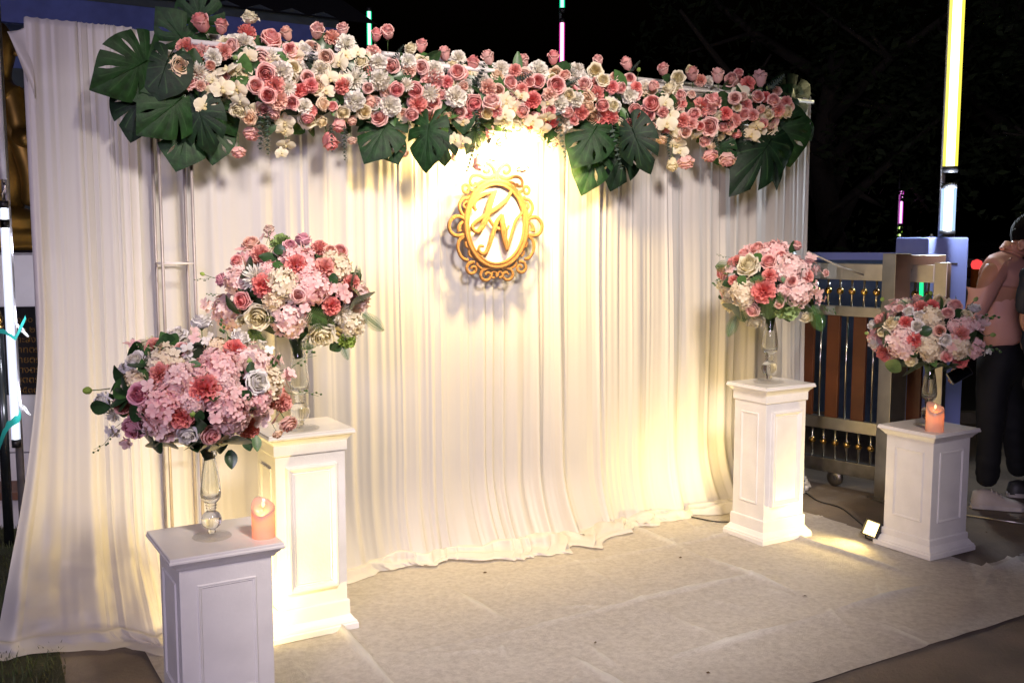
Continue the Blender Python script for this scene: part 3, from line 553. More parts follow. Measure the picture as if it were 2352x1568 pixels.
EU = [(600, 0, 2.412, 1065, 1080, 1070, 1460), (600, 0, 2.412, 1140, 1080, 1140, 1510), (1200, 100, 2.852, 360, 1130, 370, 1460), (1200, 100, 2.852, 510, 1140, 515, 1560), (1800, 150, 2.852, 300, 800, 360, 1210), (1800, 150, 2.852, 1230, 800, 1320, 1400), (1800, 150, 2.852, 620, 1000, 650, 1240), (1800, 150, 2.852, 300, 1200, 190, 1540), (2400, 0, 1.679, 80, 840, 150, 1150),
      (2400, 0, 1.679, 460, 890, 470, 1080), (2400, 0, 1.679, 780, 900, 800, 1040), (1200, 100, 2.852, 90, 480, 190, 160), (1200, 100, 2.852, 1040, 400, 1190, 220), (1800, 150, 2.852, 270, 560, 400, 280), (1800, 150, 2.852, 740, 500, 950, 400), (1800, 150, 2.852, 1300, 540, 1490, 460), (2400, 0, 1.679, 1130, 600, 1240, 500), (2400, 0, 1.679, 960, 820, 980, 980), (2400, 0, 1.679, 200, 480, 270, 405)]
for ox, oy, s_, x0, y0, x1, y1 in EU:
    f_ = lambda x, y, n_: wall((ox + x / s_) * .57422, (oy + y / s_) * .57422, n_)
    p0_, p1_ = f_(x0, y0, -.22), f_(x1, y1, -.24); leaf('eucalyptus_sprig', p0_, p1_, (EYE - p0_), gr, random.uniform(.8, 1.2) if y1 > y0 else 1.6)
for k in range(110):                                       # small blooms deeper in, closing the gaps
    px = random.uniform(400, 1825); t_, b_ = np.interp(px, XS, YT), np.interp(px, XS, YB); pos, v, n_ = gpoint(px, random.uniform(t_ + 14, b_ - 6), .045)
    kind, col = CODE[random.choice('RRrrCwwwLOOPrL')]; tc_ = (EYE - pos).normalized(); bloom(kind, col, pos, tc_ - Z * v * .4 + Vector([random.gauss(0, .3) for _ in range(3)]), random.uniform(.06, .095), gr)
for k in range(230):                                       # dark leaves between the blooms
    px = random.uniform(395, 1835); t_, b_ = np.interp(px, XS, YT), np.interp(px, XS, YB); py = random.uniform(t_ + 5, b_ + 6)
    pos, v, n_ = gpoint(px, py, random.uniform(.03, .07)); a = random.uniform(0, 6.28); d = U * math.cos(a) + Z * math.sin(a) - N * random.uniform(-.1, .5)
    leaf('leaf', pos - d * .02, pos + d * random.uniform(.05, .10), -N + Vector((random.gauss(0, .4), 0, random.gauss(0, .4))), gr, random.uniform(.9, 1.5))
b = MB(); P = []                                           # soaked foam that the stems are pushed into
for px in np.linspace(425, 1800, 60):
    t_, b_ = np.interp(px, XS, YT) + 42, np.interp(px, XS, YB) - 32; row = []
    for k in range(10):
        a = 2 * math.pi * k / 10; row.append(tuple(wall(px, (t_ + b_) / 2 + (b_ - t_) / 2 * math.sin(a) * random.uniform(.8, 1.15), -.10 - .055 * math.cos(a) * random.uniform(.7, 1.2)) - Vector(gr.location)))
    P.append(row)
b.grid(P, 0, None, True); b.obj('foam_block', mat('floral_foam', (0.018, 0.035, 0.014), .9, var=.3), gr)
# lit flood lamp tucked behind the flowers
lp = wall(1160, 322, -0.105)
fl_ = thing('garland_lamp', 'small glowing warm flood lamp tucked behind the garland above the initials', 'lamp', lp)
M_ = Matrix.Rotation(A, 3, 'Z')
M_ = M_ @ Matrix.Rotation(R(-42), 3, 'X')                   # head tilted to face down and outwards
b = MB(); b.box((0, .0, 0.022), (.070, .042, .010), 0, M_); b.obj('housing', black_plastic, fl_, False, None, .003)
b = MB(); b.box((0, 0, .008), (.063, .036, .005), 0, M_); b.obj('lit_panel', emitter('lamp_panel', (1.0, .80, .45), 22), fl_, False)
b = MB(); b.tube([(0, 0, .03), (0, 0, 0.09), tuple(W(TN(lp)[0], -.04, 2.17) - lp)], .006, 6); b.obj('bracket', black_plastic, fl_)
lamp('garland_lamp_light', 'SPOT', lp - N * .20 + Vector((0, 0, -0.05)), 150, (1.0, .70, .24), lp + Z * -.55 + N * .45, .05, 155, .6)
lamp('garland_lamp_glow', 'POINT', lp - Z * .03 - N * 0.03, 10, (1.0, .78, .40), None, .03)
# ------------------------------------------------------------------ pedestals
def frame_mould(b, w_, z0, z1, prof, M):                    # mitred rectangular moulding on the plane y=0, standing proud towards -y
    P = [[(-w_ + i, -d, z0 + i), (w_ - i, -d, z0 + i), (w_ - i, -d, z1 - i), (-w_ + i, -d, z1 - i)] for i, d in prof]
    b.grid([[tuple(M @ Vector(v)) for v in r_] for r_ in P], 0, None, True)
def pedestal(B, wd, dp, h, label, tall):
    c = Vector((B[0], B[1], 0)) + U * wd / 2 + N * dp / 2
    z0_ = 0.012
    t = thing('pedestal', label, 'pedestal', c + Z * z0_, A, 'white flower pedestals')
    q = MB(); q.sq([(0, 0), (0, .022), (.004, .026), (.004, .032), (.012, .038), (.020, .050), (.024, .056)], wd, dp); q.obj('plinth', white_paint, t, False, None, .0015)
    q = MB(); q.sq([(.026, .055), (.026, .112 if tall else .085), (.031, .117 if tall else .090)], wd, dp); q.obj('base_block', white_paint, t, False, None, .0015)
    zb, zt = (.115, h - .085) if tall else (.088, h - .045)
    ins = .034; q = MB(); q.sq([(ins, zb), (ins, zt + .002)], wd, dp); q.obj('shaft', white_paint, t, False, None, .002)
    if tall: q = MB(); q.sq([(.029, h - .087), (.027, h - .083), (.027, h - .042)], wd, dp); q.obj('frieze', white_paint, t, False, None, .0015)
    q = MB(); q.sq([(.028, h - .046), (.025, h - .042), (.022, h - .036), (.014, h - .028), (.010, h - .024), (.010, h - .019)], wd, dp); q.obj('cornice', white_paint, t, False, None, .001)
    q = MB(); q.sq([(.003, h - .020), (0, h - .017), (0, h - .011), (.003, h - .009), (.003, h - .002), (.006, h)], wd, dp); q.obj('top_board', mat('glossy_white_top', (.78, .75, .72), .16, var=.03), t, False, None, .001)
    for k, (hw, off) in enumerate([(wd, dp / 2), (dp, wd / 2), (wd, dp / 2), (dp, wd / 2)]):
        M = Matrix.Rotation(k * math.pi / 2, 4, 'Z') @ Matrix.Translation((0, -(off - ins), 0)); pw = hw / 2 - ins - .050; q = MB()
        za, zc = zb + .075, zt - .055
        if tall and k == 0:
            frame_mould(q, pw + .012, za - .01, zc + .01, [(0, -.001), (0, .014), (.004, .020), (.010, .020), (.024, .009), (.028, .012), (.031, .009)], M)
            x_, zA, zB = pw + .012 - .031, za - .01 + .031, zc + .01 - .031
            q.add([M @ Vector(v) for v in ((-x_, -.009, zA), (x_, -.009, zA), (x_, -.009, zB), (-x_, -.009, zB))], [(0, 1, 2, 3)]); q.obj('raised_panel', white_paint, t, False)
        else:
            frame_mould(q, pw, za, zc, [(0, -.001), (0, .002), (.002, .0045), (.005, .0045), (.007, .002), (.009, .003), (.012, .001), (.012, -.001)], M); q.obj('panel_moulding', white_paint, t, False)
    return t, c, h + z0_
P1 = pedestal((-.989, 2.805), .345, .345, .608, 'low white pedestal in lilac shade holding the candle with the slanted rim', False)
P2 = pedestal((-.900, 3.64), .345, .30, .800, 'tall white pedestal glowing warm at its foot near the pipe column', True)
P3 = pedestal((1.250, 4.86), .345, .29, .795, 'tall white pedestal lit by the floor spotlight beside the steel gate', True)
P4 = pedestal((1.99, 4.63), .345, .335, .608, 'low white pedestal in front of the steel gate post', False)
# ------------------------------------------------------------------ vases, candles
def vase(c, h, s, label):
    t = thing('glass_vase', label, 'vase', (c[0], c[1], h), 0, 'clear glass vases on the pedestals')
    ft = [(.0, .0005), (.058, .0005), (.060, .002), (.058, .005), (.030, .009), (.014, .0135), (0, .0138)]; q = MB(); q.lathe([(r_ * s, z_ * s) for r_, z_ in ft], 36); q.obj('foot', glass_thin, t)
    pr = [(0, .0142), (.013, .0142), (.011, .022), (.013, .026)]
    pr += [(.031 * math.sin(a), .055 - .031 * math.cos(a)) for a in np.linspace(.42, 2.65, 12)]
    pr += [(.013, .088), (.016, .090), (.016, .094), (.013, .096), (.017, .099), (.017, .103), (.014, .106), (.022, .113), (.030, .125), (.032, .138), (.030, .165), (.025, .205), (.019, .240), (.017, .252), (.023, .258), (.024, .268), (.020, .274), (.030, .285), (.042, .305), (.048, .33)]
    inn = [(.045, .33), (.038, .307), (.026, .288), (.014, .274), (.013, .25), (.021, .205), (.0255, .165), (.027, .14), (.02, .128), (.004, .122), (0, .122)]
    q = MB(); q.lathe([(r_ * s, z_ * s) for r_, z_ in pr + inn], 32); q.obj('glass_body', glass, t); return t
v1 = gp(487, 1232, P1[2]); v2 = gp(690, 984, P2[2]); v3 = gp(1766, 877, P3[2]); v4 = gp(2131, 977, P4[2])
vase(v1, P1[2], 1.0, 'clear baluster glass vase beside the glowing candle with the slanted rim'); vase(v2, P2[2], 1.22, 'clear glass vase on the tall pedestal near the pipe column'); vase(v3, P3[2], 1.30, 'clear glass vase on the spotlit tall pedestal by the gate'); vase(v4, P4[2], 1.15, 'clear glass vase behind a pale candle in front of the gate post')
wax = bpy.data.materials.new('candle_wax'); wax.use_nodes = True
_n = wax.node_tree.nodes; _l = wax.node_tree.links; _n.remove(_n['Principled BSDF'])
_d = _n.new('ShaderNodeBsdfDiffuse'); _d.inputs[0].default_value = (.68, .55, .45, 1); _t = _n.new('ShaderNodeBsdfTranslucent'); _t.inputs[0].default_value = (.90, .42, .20, 1); _g = _n.new('ShaderNodeBsdfGlossy'); _g.inputs['Roughness'].default_value = .25
_m = _n.new('ShaderNodeMixShader'); _m.inputs[0].default_value = .34; _m2 = _n.new('ShaderNodeMixShader'); _m2.inputs[0].default_value = .05
_l.new(_d.outputs[0], _m.inputs[1]); _l.new(_t.outputs[0], _m.inputs[2]); _l.new(_m.outputs[0], _m2.inputs[1]); _l.new(_g.outputs[0], _m2.inputs[2]); _l.new(_m2.outputs[0], _n['Material Output'].inputs['Surface'])
def candle(p, h, r_, label, en, low):
    t = thing('candle', label, 'candle', p, R(low), 'flameless candles on the low pedestals')
    q = MB(); n = 36; P = []
    def rim(a): return h - .020 + .020 * math.cos(a) + .006 * math.sin(2 * a)
    for rr, f in ((0, 0), (r_ * .97, 0), (r_, .02), (r_, .35), (r_, .7), (r_, .97), (r_ * .97, 1.0), (r_ * .88, .985), (r_ * .85, .86), (r_ * .6, .80), (r_ * .18, .78), (0.0, .78)):
        P.append([(rr * math.cos(2 * math.pi * k / n), rr * math.sin(2 * math.pi * k / n), f * rim(2 * math.pi * k / n)) for k in range(n)])
    q.grid(P, 0, None, True); q.obj('wax_body', wax, t)
    q = MB(); q.lathe([(0, -.002), (.004, .002), (.0055, .008), (.003, .016), (0, .022)], 10, 0, (0, 0, h * .80)); q.obj('flame', emitter('candle_flame', (1, .62, .28), 3), t)
    l = lamp('candle_light', 'POINT', (0, 0, h * .56), en * 2.2, (1.0, .44, .13), None, r_ * .45); l.parent = t
    l = lamp('candle_flame_light', 'POINT', (0, 0, h * .93), en * .10, (1.0, .5, .2), None, .006); l.parent = t
candle(gp(606, 1232, P1[2]), .118, .036, 'glowing flameless candle with a slanted rim on the low lilac-lit pedestal', .17, 110)
candle(gp(2146, 989, P4[2]), .135, .041, 'pale glowing flameless candle on the low pedestal before the gate post', .10, 90)
# ------------------------------------------------------------------ bouquets
def bouquet(label, vpos, cpx, rx, ry, crop, txt, leaves, ferns, sprigs, back):
    d = vpos.y; C = at(cpx[0], cpx[1], d); a_, c_ = rx * d / F, ry * d / F
    t = thing('flower_bouquet', label, 'bouquet', (vpos.x, vpos.y, C.z - c_ * 1.0), 0, 'round bouquets on glass vases')
    ox, oy, s_ = crop; k2 = .86
    def hit(px, py, k=1.0):
        dd = ray(px, py); S = Vector((1 / (a_ * k2 * k), 1 / (a_ * k2 * k), 1 / (c_ * k2 * k)))
        o_ = Vector([(EYE - C)[i] * S[i] for i in range(3)]); r_ = Vector([dd[i] * S[i] for i in range(3)])
        A_, B_, C_ = r_.dot(r_), 2 * o_.dot(r_), o_.dot(o_) - 1; D = B_ * B_ - 4 * A_ * C_
        tt = (-B_ - math.sqrt(D)) / (2 * A_) if D > 0 else -B_ / (2 * A_)
        p = EYE + dd * tt; nr = Vector([(p - C)[i] * S[i] * S[i] for i in range(3)]).normalized(); return p, nr
    for tok in txt.split():
        f_ = tok[1:].split(','); x, y, dm_ = map(float, f_[:3]); fl = f_[3] if len(f_) > 3 else ''
        kind, col = CODE[tok[0]]; p, nr = hit((ox + x / s_) * .57422, (oy + y / s_) * .57422); tc_ = (EYE - p).normalized()
        dr = nr * .75 + tc_ * .45 + Vector([random.gauss(0, .16) for _ in range(3)])
        if fl == 'u': dr = Z + nr * .4
        bloom(kind, col, p + nr * (-.022 if kind == 'hydrangea' else -.002), dr, dm_ / s_ * .57422 * p.y / F * (1.2 if kind == 'hydrangea' else 1.02), t, 1.12 if fl == 'u' else 1.0)
    for k in range(back):                                   # the far side
        ph = random.uniform(.15, math.pi - .15); el = random.uniform(-.5, 1.1); nr = Vector((math.cos(ph) * math.cos(el), math.sin(ph) * math.cos(el), math.sin(el)))
        kind, col = CODE[random.choice('HHhRCCVrL')]; bloom(kind, col, C + Vector((nr.x * a_, nr.y * a_, nr.z * c_)) * .84, nr, .11 if kind == 'hydrangea' else .075, t)
    for k in range(46):
        ph = random.uniform(0, 6.283); el = random.uniform(-1.2, 1.2); nr = Vector((math.cos(ph) * math.cos(el), math.sin(ph) * math.cos(el), math.sin(el))); p = C + Vector((nr.x * a_, nr.y * a_, nr.z * c_)) * random.uniform(.62, .80)
        tw = nr + Vector([random.gauss(0, .6) for _ in range(3)]); tw.normalize(); leaf('leaf', p - tw * .03, p + tw * .055, nr.cross(tw).cross(tw) * -1 if random.random() < .5 else nr, t, random.uniform(1.0, 1.5))
    for x, y, x2, y2, *o_ in leaves:
        f_ = lambda X, Y: hit((ox + X / s_) * .57422, (oy + Y / s_) * .57422, 1.02); (p, nr), (p2, n2) = f_(x, y), f_(x2, y2)
        leaf('leaf', p, p2, (EYE - p).normalized() + nr * .5, t, o_[0] if o_ else 1.3)
    for x, y, x2, y2 in ferns:
        f_ = lambda X, Y: hit((ox + X / s_) * .57422, (oy + Y / s_) * .57422, 1.06); (p, nr), (p2, n2) = f_(x, y), f_(x2, y2); leaf('fern_frond', p, p2, (EYE - p).normalized() + nr * .3, t, 1.0)
    for x, y, x2, y2 in sprigs:
        f_ = lambda X, Y: hit((ox + X / s_) * .57422, (oy + Y / s_) * .57422, 1.0); (p, nr), (p2, n2) = f_(x, y), f_(x2, y2); leaf('bud_sprig', p, p2, (EYE - p).normalized(), t, 1.0)
    q = MB(); rr = np.random.default_rng(3); P = []
    for i in range(9):
        th = math.pi * i / 8; P.append([(a_ * .66 * math.sin(th) * math.cos(2 * math.pi * k / 14) * rr.uniform(.9, 1.1), a_ * .66 * math.sin(th) * math.sin(2 * math.pi * k / 14) * rr.uniform(.9, 1.1), c_ * .72 * math.cos(th)) for k in range(14)])
    q.grid(P, 0, None, True); q.obj('foam_ball', MATS['floral_foam'], t, True, C - Vector(t.location)); 
    q = MB(); q.tube([C - Vector(t.location) - Z * c_ * .6, Vector((0, 0, -.02))], [.03, .016], 8); q.obj('stem_bundle', stem_green, t)
bouquet('wide loose pink hydrangea bouquet with long white buds on the low lilac-lit pedestal', v1, (452, 893), 222, 150, (300, 1230, 2.34),
 """V1185,125,180,u V945,255,190 S1090,270,140 s1215,280,110 V1550,270,180 C735,345,170 h800,460,320 C780,600,180 H980,640,300 V560,490,190 h500,670,210 S520,375,150 s1070,400,170 h1340,310,180 C1510,380,200 H1680,470,330 B1640,495,90 H1350,510,330 H1430,650,250 C1190,760,250 V1710,700,230 h1860,700,300 H800,940,380 C990,1040,200 H800,1130,330 B1100,1000,90 H1330,850,200
 H1480,950,340 H1530,1100,280 C1640,1160,210 V1055,1190,200 R1270,1195,190 Q540,1130,220 Q600,810,230 C420,930,150 V250,890,180 B110,775,110 W330,1020,140 s340,1150,130 S480,1270,140 S1790,1020,200 C1980,900,170 r2000,1090,180 P1900,1190,100 S1890,490,160 S2010,630,150 s1790,370,130 S1320,1030,170 H1180,600,200 H1120,900,220 H1760,880,240 S700,740,180 R1000,380,130""",
 [(960, 350, 780, 290), (1010, 400, 880, 420), (640, 560, 590, 430), (1180, 540, 1060, 510), (520, 820, 340, 690), (500, 840, 330, 750), (500, 850, 330, 870), (650, 1000, 470, 980), (330, 930, 110, 935, .9), (1600, 590, 1730, 550), (700, 1160, 600, 1250), (800, 1230, 690, 1380, .8), (860, 1230, 860, 1350), (1000, 1220, 960, 1330), (1180, 1230, 1190, 1350), (1260, 1240, 1310, 1340), (1440, 1180, 1450, 1370, 1.6), (1450, 1330, 1470, 1500, 1.3), (1600, 1220, 1640, 1330), (1690, 1190, 1710, 1340, 1.5), (1180, 960, 1150, 1080), (1560, 780, 1660, 860)],
 [], [(1900, 600, 2250, 430), (1960, 790, 2280, 810), (640, 400, 560, 315), (430, 1130, 190, 1340), (1430, 330, 1380, 150)], 12)
bouquet('dome of pink hydrangea and white blooms on the tall pedestal near the pipe column', v2, (672, 672), 186, 140, (850, 850, 2.613),
 """C495,405,210 r400,330,190 h640,370,140 r590,170,110,u S575,240,130 G720,290,200 Q950,275,160,u Q810,345,150 C1130,350,180 R1330,410,190 H890,450,310 C870,545,220 C1180,560,200 h1320,520,280 W450,680,280 C520,760,220 h730,720,290 H1060,770,330 R900,865,160 H210,690,260 Q90,700,150 R310,920,190 H100,1080,320 L480,1090,270 H790,1170,330 S970,1000,140 L1140,1270,310 C1265,985,180 S1310,780,170 S1370,870,190 C1475,720,170 H1590,890,270 h1480,1240,280 W1380,1090,220 G1430,1360,180
 S-60,960,150 S300,450,160 h620,920,200 L300,1130,120 H560,560,180 r1230,400,150 H1000,620,200 R250,500,130 B-110,640,60 h950,1130,160 G420,1300,130""",
 [(420, 600, 290, 560, 1.8), (740, 560, 620, 530, 1.5), (1480, 900, 1540, 1060, 1.8), (620, 1080, 590, 1180, 1.6), (1210, 700, 1330, 680, 1.5), (1100, 470, 1120, 420), (640, 380, 760, 400), (1280, 1350, 1240, 1440), (1340, 1370, 1250, 1450, 1.4), (1440, 760, 1590, 740)],
 [(980, 1040, 1330, 1230), (1350, 1350, 1420, 1540), (1560, 1050, 1800, 1240), (990, 1330, 1020, 1480), (420, 1250, 560, 1380), (1500, 600, 1580, 650)], [(60, 680, -170, 700), (100, 860, -40, 850), (560, 330, 600, 140)], 14)
bouquet('dome bouquet with lime bloom and fern on the spotlit tall pedestal by the gate', v3, (1770, 652), 126, 98, (2750, 950, 2.613),
 """R730,120,170 H900,110,240 S1010,110,150 R1135,80,120,u R590,170,140 L635,290,230 R850,250,160 R980,190,130 H1070,290,290 H1190,300,180 C510,230,110 R365,370,150 C470,450,100 C855,395,140 C1265,395,130 S1290,240,170 S1340,340,140 R1450,370,80 R1090,455,120 h560,600,260 h380,560,170 C800,570,230 H1190,600,270 S1340,580,180 R680,760,150 G1060,760,250 L700,870,190 L430,700,170 L1250,830,130 H800,140,160 S440,330,110 H1020,560,120 L330,500,100 S1390,660,100 r960,700,100""",
 [(600, 400, 530, 500, 2.2), (1060, 130, 1170, 160, 2.2), (1000, 400, 1000, 470, 1.6), (700, 170, 770, 240, 1.5), (520, 700, 420, 820), (330, 600, 350, 650), (1310, 430, 1330, 480)],
 [(860, 620, 850, 920), (520, 800, 420, 1040), (1300, 700, 1420, 1000), (560, 760, 610, 920), (640, 450, 820, 420), (960, 560, 980, 720), (450, 300, 260, 295)], [(1330, 640, 1540, 800), (470, 220, 320, 180), (430, 460, 270, 465)], 12)
bouquet('airy bouquet with white buds and coral carnations in front of the gate post', v4, (2136, 768), 142, 94, (3300, 1150, 2.851),
 """B1205,60,70 C1090,200,160 C1230,190,150 R1060,120,130 H960,210,150 L1310,150,150 R1490,200,150 V1710,230,140,u B1720,130,70 L1600,310,140 V950,265,120 h1210,320,270 V1070,310,120 R1400,290,150 L770,410,190 C910,390,150 V1050,440,140 r1310,490,140 V1375,595,150 H850,640,320 C1030,610,170 h1180,680,250 h1210,790,200 R1390,790,140 C1560,850,160 h1550,700,250 C1570,540,180 H1640,420,210 S1790,430,160 S1790,360,140 B1920,540,80 B1910,340,60 H1740,720,220 V535,420,120 B470,520,60 V545,630,140 C660,770,190
 Y980,840,140 S770,170,130 S750,260,110 B650,130,70 s1870,730,90 Y640,510,100 H1500,420,140 S1440,660,150 H740,830,120 h1330,800,120 R850,230,100""",
 [(780, 600, 620, 570, 1.6), (860, 330, 810, 420, 1.4), (1220, 470, 1080, 520, 1.8), (820, 820, 740, 980, 1.8), (1080, 850, 1190, 960, 2.0), (980, 720, 1050, 800, 1.5), (1640, 540, 1740, 590, 1.6), (680, 420, 590, 330), (690, 440, 580, 400), (1320, 860, 1330, 960), (1450, 860, 1470, 960, 1.5), (1560, 250, 1520, 330)],
 [], [(1700, 640, 1960, 720), (1500, 500, 1560, 380), (1640, 350, 1940, 340)], 12)
# ------------------------------------------------------------------ gold oval frame with the initials
ec = wall(1138, 515, -0.035); et, _ = TN(ec)
em = thing('initials_plaque', 'gold glitter oval scroll frame with script initials K and N hung on the drape', 'plaque', ec, A)
UN = 0.000557 * (ec.y / 5.0)                               # metres per unit of the drawing below (drawing x already widened for the turn of the wall)
def E2(x, y, d=0.0): return Vector(((x - 663) / .86 * UN, -d, (955 - y) * UN))
q = MB(); n = 64; q.add([(.5 * 587 * UN * math.cos(2 * math.pi * k / n), .008, 372 * UN * math.sin(2 * math.pi * k / n)) for k in range(n)], [tuple(range(n))[::-1]]); q.obj('backing_board', mat('white_board', (.62, .58, .53), .7, var=.04, bump=.2, bscale=200), em, False)
def ell(a, b_, k): return [(663 + a * .86 * math.cos(t), 955 - b_ * math.sin(t)) for t in np.linspace(0, 2 * math.pi, k)]
q = MB(); P = []
for dr, dd in ((-24, 0.006), (-24, .016), (-14, .022), (-6, .016), (4, .018), (20, .026), (34, .018), (36, -.004)):
    P.append([tuple(Vector(((294 + dr + 6) * UN * math.cos(t), -dd, (357 + dr + 6) * UN * math.sin(t)))) for t in np.linspace(0, 2 * math.pi, 73)[:-1]])
q.grid([list(r_)[::-1] for r_ in P], 0, None, True); q.obj('oval_ring', glitter, em)
def smooth(pts, k=8):
    out = []; n_ = len(pts)
    for i in range(n_ - 1):
        p0, p1, p2, p3 = [np.array(pts[max(0, min(n_ - 1, i + o))], float) for o in (-1, 0, 1, 2)]
        for s in np.arange(k) / k: out.append(tuple(.5 * (2 * p1 + (p2 - p0) * s + (2 * p0 - 5 * p1 + 4 * p2 - p3) * s * s + (3 * p1 - p0 - 3 * p2 + p3) * s ** 3)))
    return out + [tuple(pts[-1])]
def stroke(name, pts, r0, r1, d=.012, flat=.8):
    sp = smooth(pts); L_ = len(sp); rr = [(r0 + (r1 - r0) * i / (L_ - 1)) * UN for i in range(L_)] if not hasattr(r1, '__len__') else [float(np.interp(i / (L_ - 1), np.linspace(0, 1, len(r1)), r1)) * UN for i in range(L_)]
    rr = [r_ * (1.25 if name.startswith('letter') else 1.28) for r_ in rr]
    q = MB(); q.tube([E2(x, y, d) for x, y in sp], rr, 8, 0, True, flat, (0, -1, 0)); return q.obj(name, glitter, em)
def spiral(cx, cy, r, a0, turns, k=14): return [(cx + r * (1 - .62 * i / k) * math.cos(a0 + turns * 6.283 * i / k), cy + r * (1 - .62 * i / k) * math.sin(a0 + turns * 6.283 * i / k)) for i in range(k + 1)]
for sg in (1, -1):
    mx_ = lambda pts: [(663 + sg * (x - 663), y) for x, y in pts]
    stroke('scroll', mx_([(668, 560), (672, 520), (684, 480), (715, 440), (752, 430), (778, 455), (775, 490), (748, 505), (728, 492), (735, 478)]), 15, 11)
    stroke('scroll', mx_([(676, 520), (715, 548), (770, 550), (820, 532), (868, 540), (893, 580), (880, 615), (850, 612), (846, 590)]), 14, 10)
    stroke('scroll', mx_([(720, 570), (760, 580), (800, 585), (830, 610), (822, 632), (800, 620)]), 11, 9)
    stroke('scroll', mx_([(868, 668), (900, 650), (905, 625), (935, 618), (956, 645), (945, 678), (915, 680), (912, 655)]), 12, 10)
    stroke('scroll', mx_([(905, 705), (920, 730), (950, 735), (978, 770), (985, 815), (968, 860), (945, 890), (935, 915)]), 11, 13)
    stroke('scroll', mx_([(915, 760), (940, 770), (950, 800), (930, 822)]), 10, 8)
    stroke('scroll', mx_([(940, 920), (965, 898), (1010, 890), (1050, 915), (1072, 965), (1062, 1020), (1030, 1050), (990, 1058), (950, 1050)]), 14, 14)
    stroke('scroll', mx_([(955, 935), (978, 960), (990, 995), (985, 1020)]), 9, 20)
    stroke('scroll', mx_([(950, 1060), (985, 1095), (1000, 1150), (985, 1215), (950, 1260), (915, 1268)]), 13, 12)
    stroke('scroll', mx_([(935, 1110), (925, 1150), (900, 1170), (905, 1215), (880, 1245)]), 11, 9)
    stroke('scroll', mx_([(860, 1290), (905, 1300), (925, 1345), (900, 1385), (860, 1380), (845, 1345), (870, 1325), (888, 1345)]), 13, 10)
    stroke('scroll', mx_([(760, 1345), (790, 1350), (830, 1320), (835, 1290)]), 11, 10)
    stroke('scroll', mx_([(700, 1350), (740, 1345), (790, 1365), (805, 1410), (780, 1448), (735, 1445), (715, 1405), (745, 1382), (765, 1405)]), 13, 10)
    stroke('scroll', mx_([(664, 1420), (680, 1375), (708, 1390), (706, 1425), (684, 1430)]), 11, 9)
stroke('letter_k', [(482, 838), (464, 800), (482, 745), (535, 702), (600, 680), (668, 664)], 1, [14, 17, 17, 15, 12, 8], .014)
stroke('letter_k', [(640, 672), (612, 745), (585, 830), (560, 915), (528, 985), (490, 1020), (456, 1008), (448, 968), (500, 918), (590, 858), (668, 806), (742, 738), (792, 660)], 1, [22, 25, 26, 25, 22, 17, 14, 14, 15, 17, 18, 16, 12], .017)
stroke('letter_k', [(580, 868), (610, 935), (655, 985), (712, 1004), (758, 990), (768, 962)], 1, [12, 15, 16, 14, 12, 9], .014)
stroke('letter_n', [(545, 1150), (512, 1148), (500, 1180), (525, 1212), (560, 1206), (590, 1150), (622, 1050), (658, 935), (705, 872)], 1, [10, 12, 13, 14, 15, 16, 18, 18, 16], .018)
stroke('letter_n', [(700, 868), (706, 950), (718, 1040), (732, 1120), (746, 1190)], 1, [18, 25, 25, 22, 12], .021)
stroke('letter_n', [(744, 1192), (772, 1110), (800, 1010), (832, 915), (885, 852)], 1, [11, 13, 14, 14, 10], .018)
pipe('hook', [ec + U * .0 + Z * .30, ec + N * .06 + Z * .31], .004, black_plastic, em, 6).matrix_parent_inverse = Matrix.Rotation(-A, 4, 'Z')
# ------------------------------------------------------------------ floor spotlights
def flood(p, aim, label, energy, spot, vis=True):
    aim = Vector(aim); d = (aim - p).normalized(); t = thing('floor_spotlight', label, 'spotlight', (p.x, p.y, 0.012), 0, 'warm floor spotlights')
    x = d.cross(Z).normalized(); y = x.cross(d); Mr = Matrix((x, y, d)).transposed(); c = Vector((0, 0, .062)); X = lambda v: Mr @ Vector(v) + c
    q = MB(); P = [[tuple(X((a * s, b_ * s, z))) for a, b_ in ((-.052, -.04), (.052, -.04), (.052, .04), (-.052, .04))] for s, z in ((.55, -.035), (.9, -.02), (1, .0), (1, .016), (.92, .016), (.88, .004))]
    k = len(q.v); q.grid(P, 0, None, True); q.f += [(k + 3, k + 2, k + 1, k)]; q.m += [0]; q.obj('housing', black_plastic, t, False)
    for j in range(5): q = MB(); q.box((0, 0, 0), (.0015, .03, .012), 0); q.v = [tuple(X((v[0] - .03 + .015 * j, v[1], v[2] - .034))) for v in q.v]; q.obj('cooling_fin', black_plastic, t, False)
    q = MB(); q.add([X(v) for v in ((-.046, -.035, .006), (.046, -.035, .006), (.046, .035, .006), (-.046, .035, .006))], [(0, 1, 2, 3)]); q.obj('lit_glass', emitter('flood_glass', (1, .72, .28), 4), t, False)
    q = MB(); q.tube([X((-.058, 0, 0)), X((-.058, 0, 0)) * .6 - Z * .03 * .0 + Vector((0, 0, 0)), Vector((x.x * -.045, x.y * -.045, .004)), Vector((x.x * .045, x.y * .045, .004)), X((.058, 0, 0))], .005, 6); q.obj('stand_bracket', black_plastic, t)
    lamp('floor_spotlight_light', 'SPOT', Vector((p.x, p.y, 0.012)) + c + d * .022, energy, (1.0, .72, .24), Vector((p.x, p.y, 0)) + c + d, .035, spot, .75)
    return t
fp = gp(2003, 1247); flood(Vector((fp.x, fp.y, .07)), Vector((fp.x - .62, fp.y - .26, .40)), 'warm floor spotlight lit on the carpet between the two white pedestals by the gate', 18, 172)
flood(Vector((1.22, 5.20, .07)), W(.75, 0.02, 1.0), 'warm floor spotlight behind the tall pedestal, washing the drape by the gate', 34, 168)
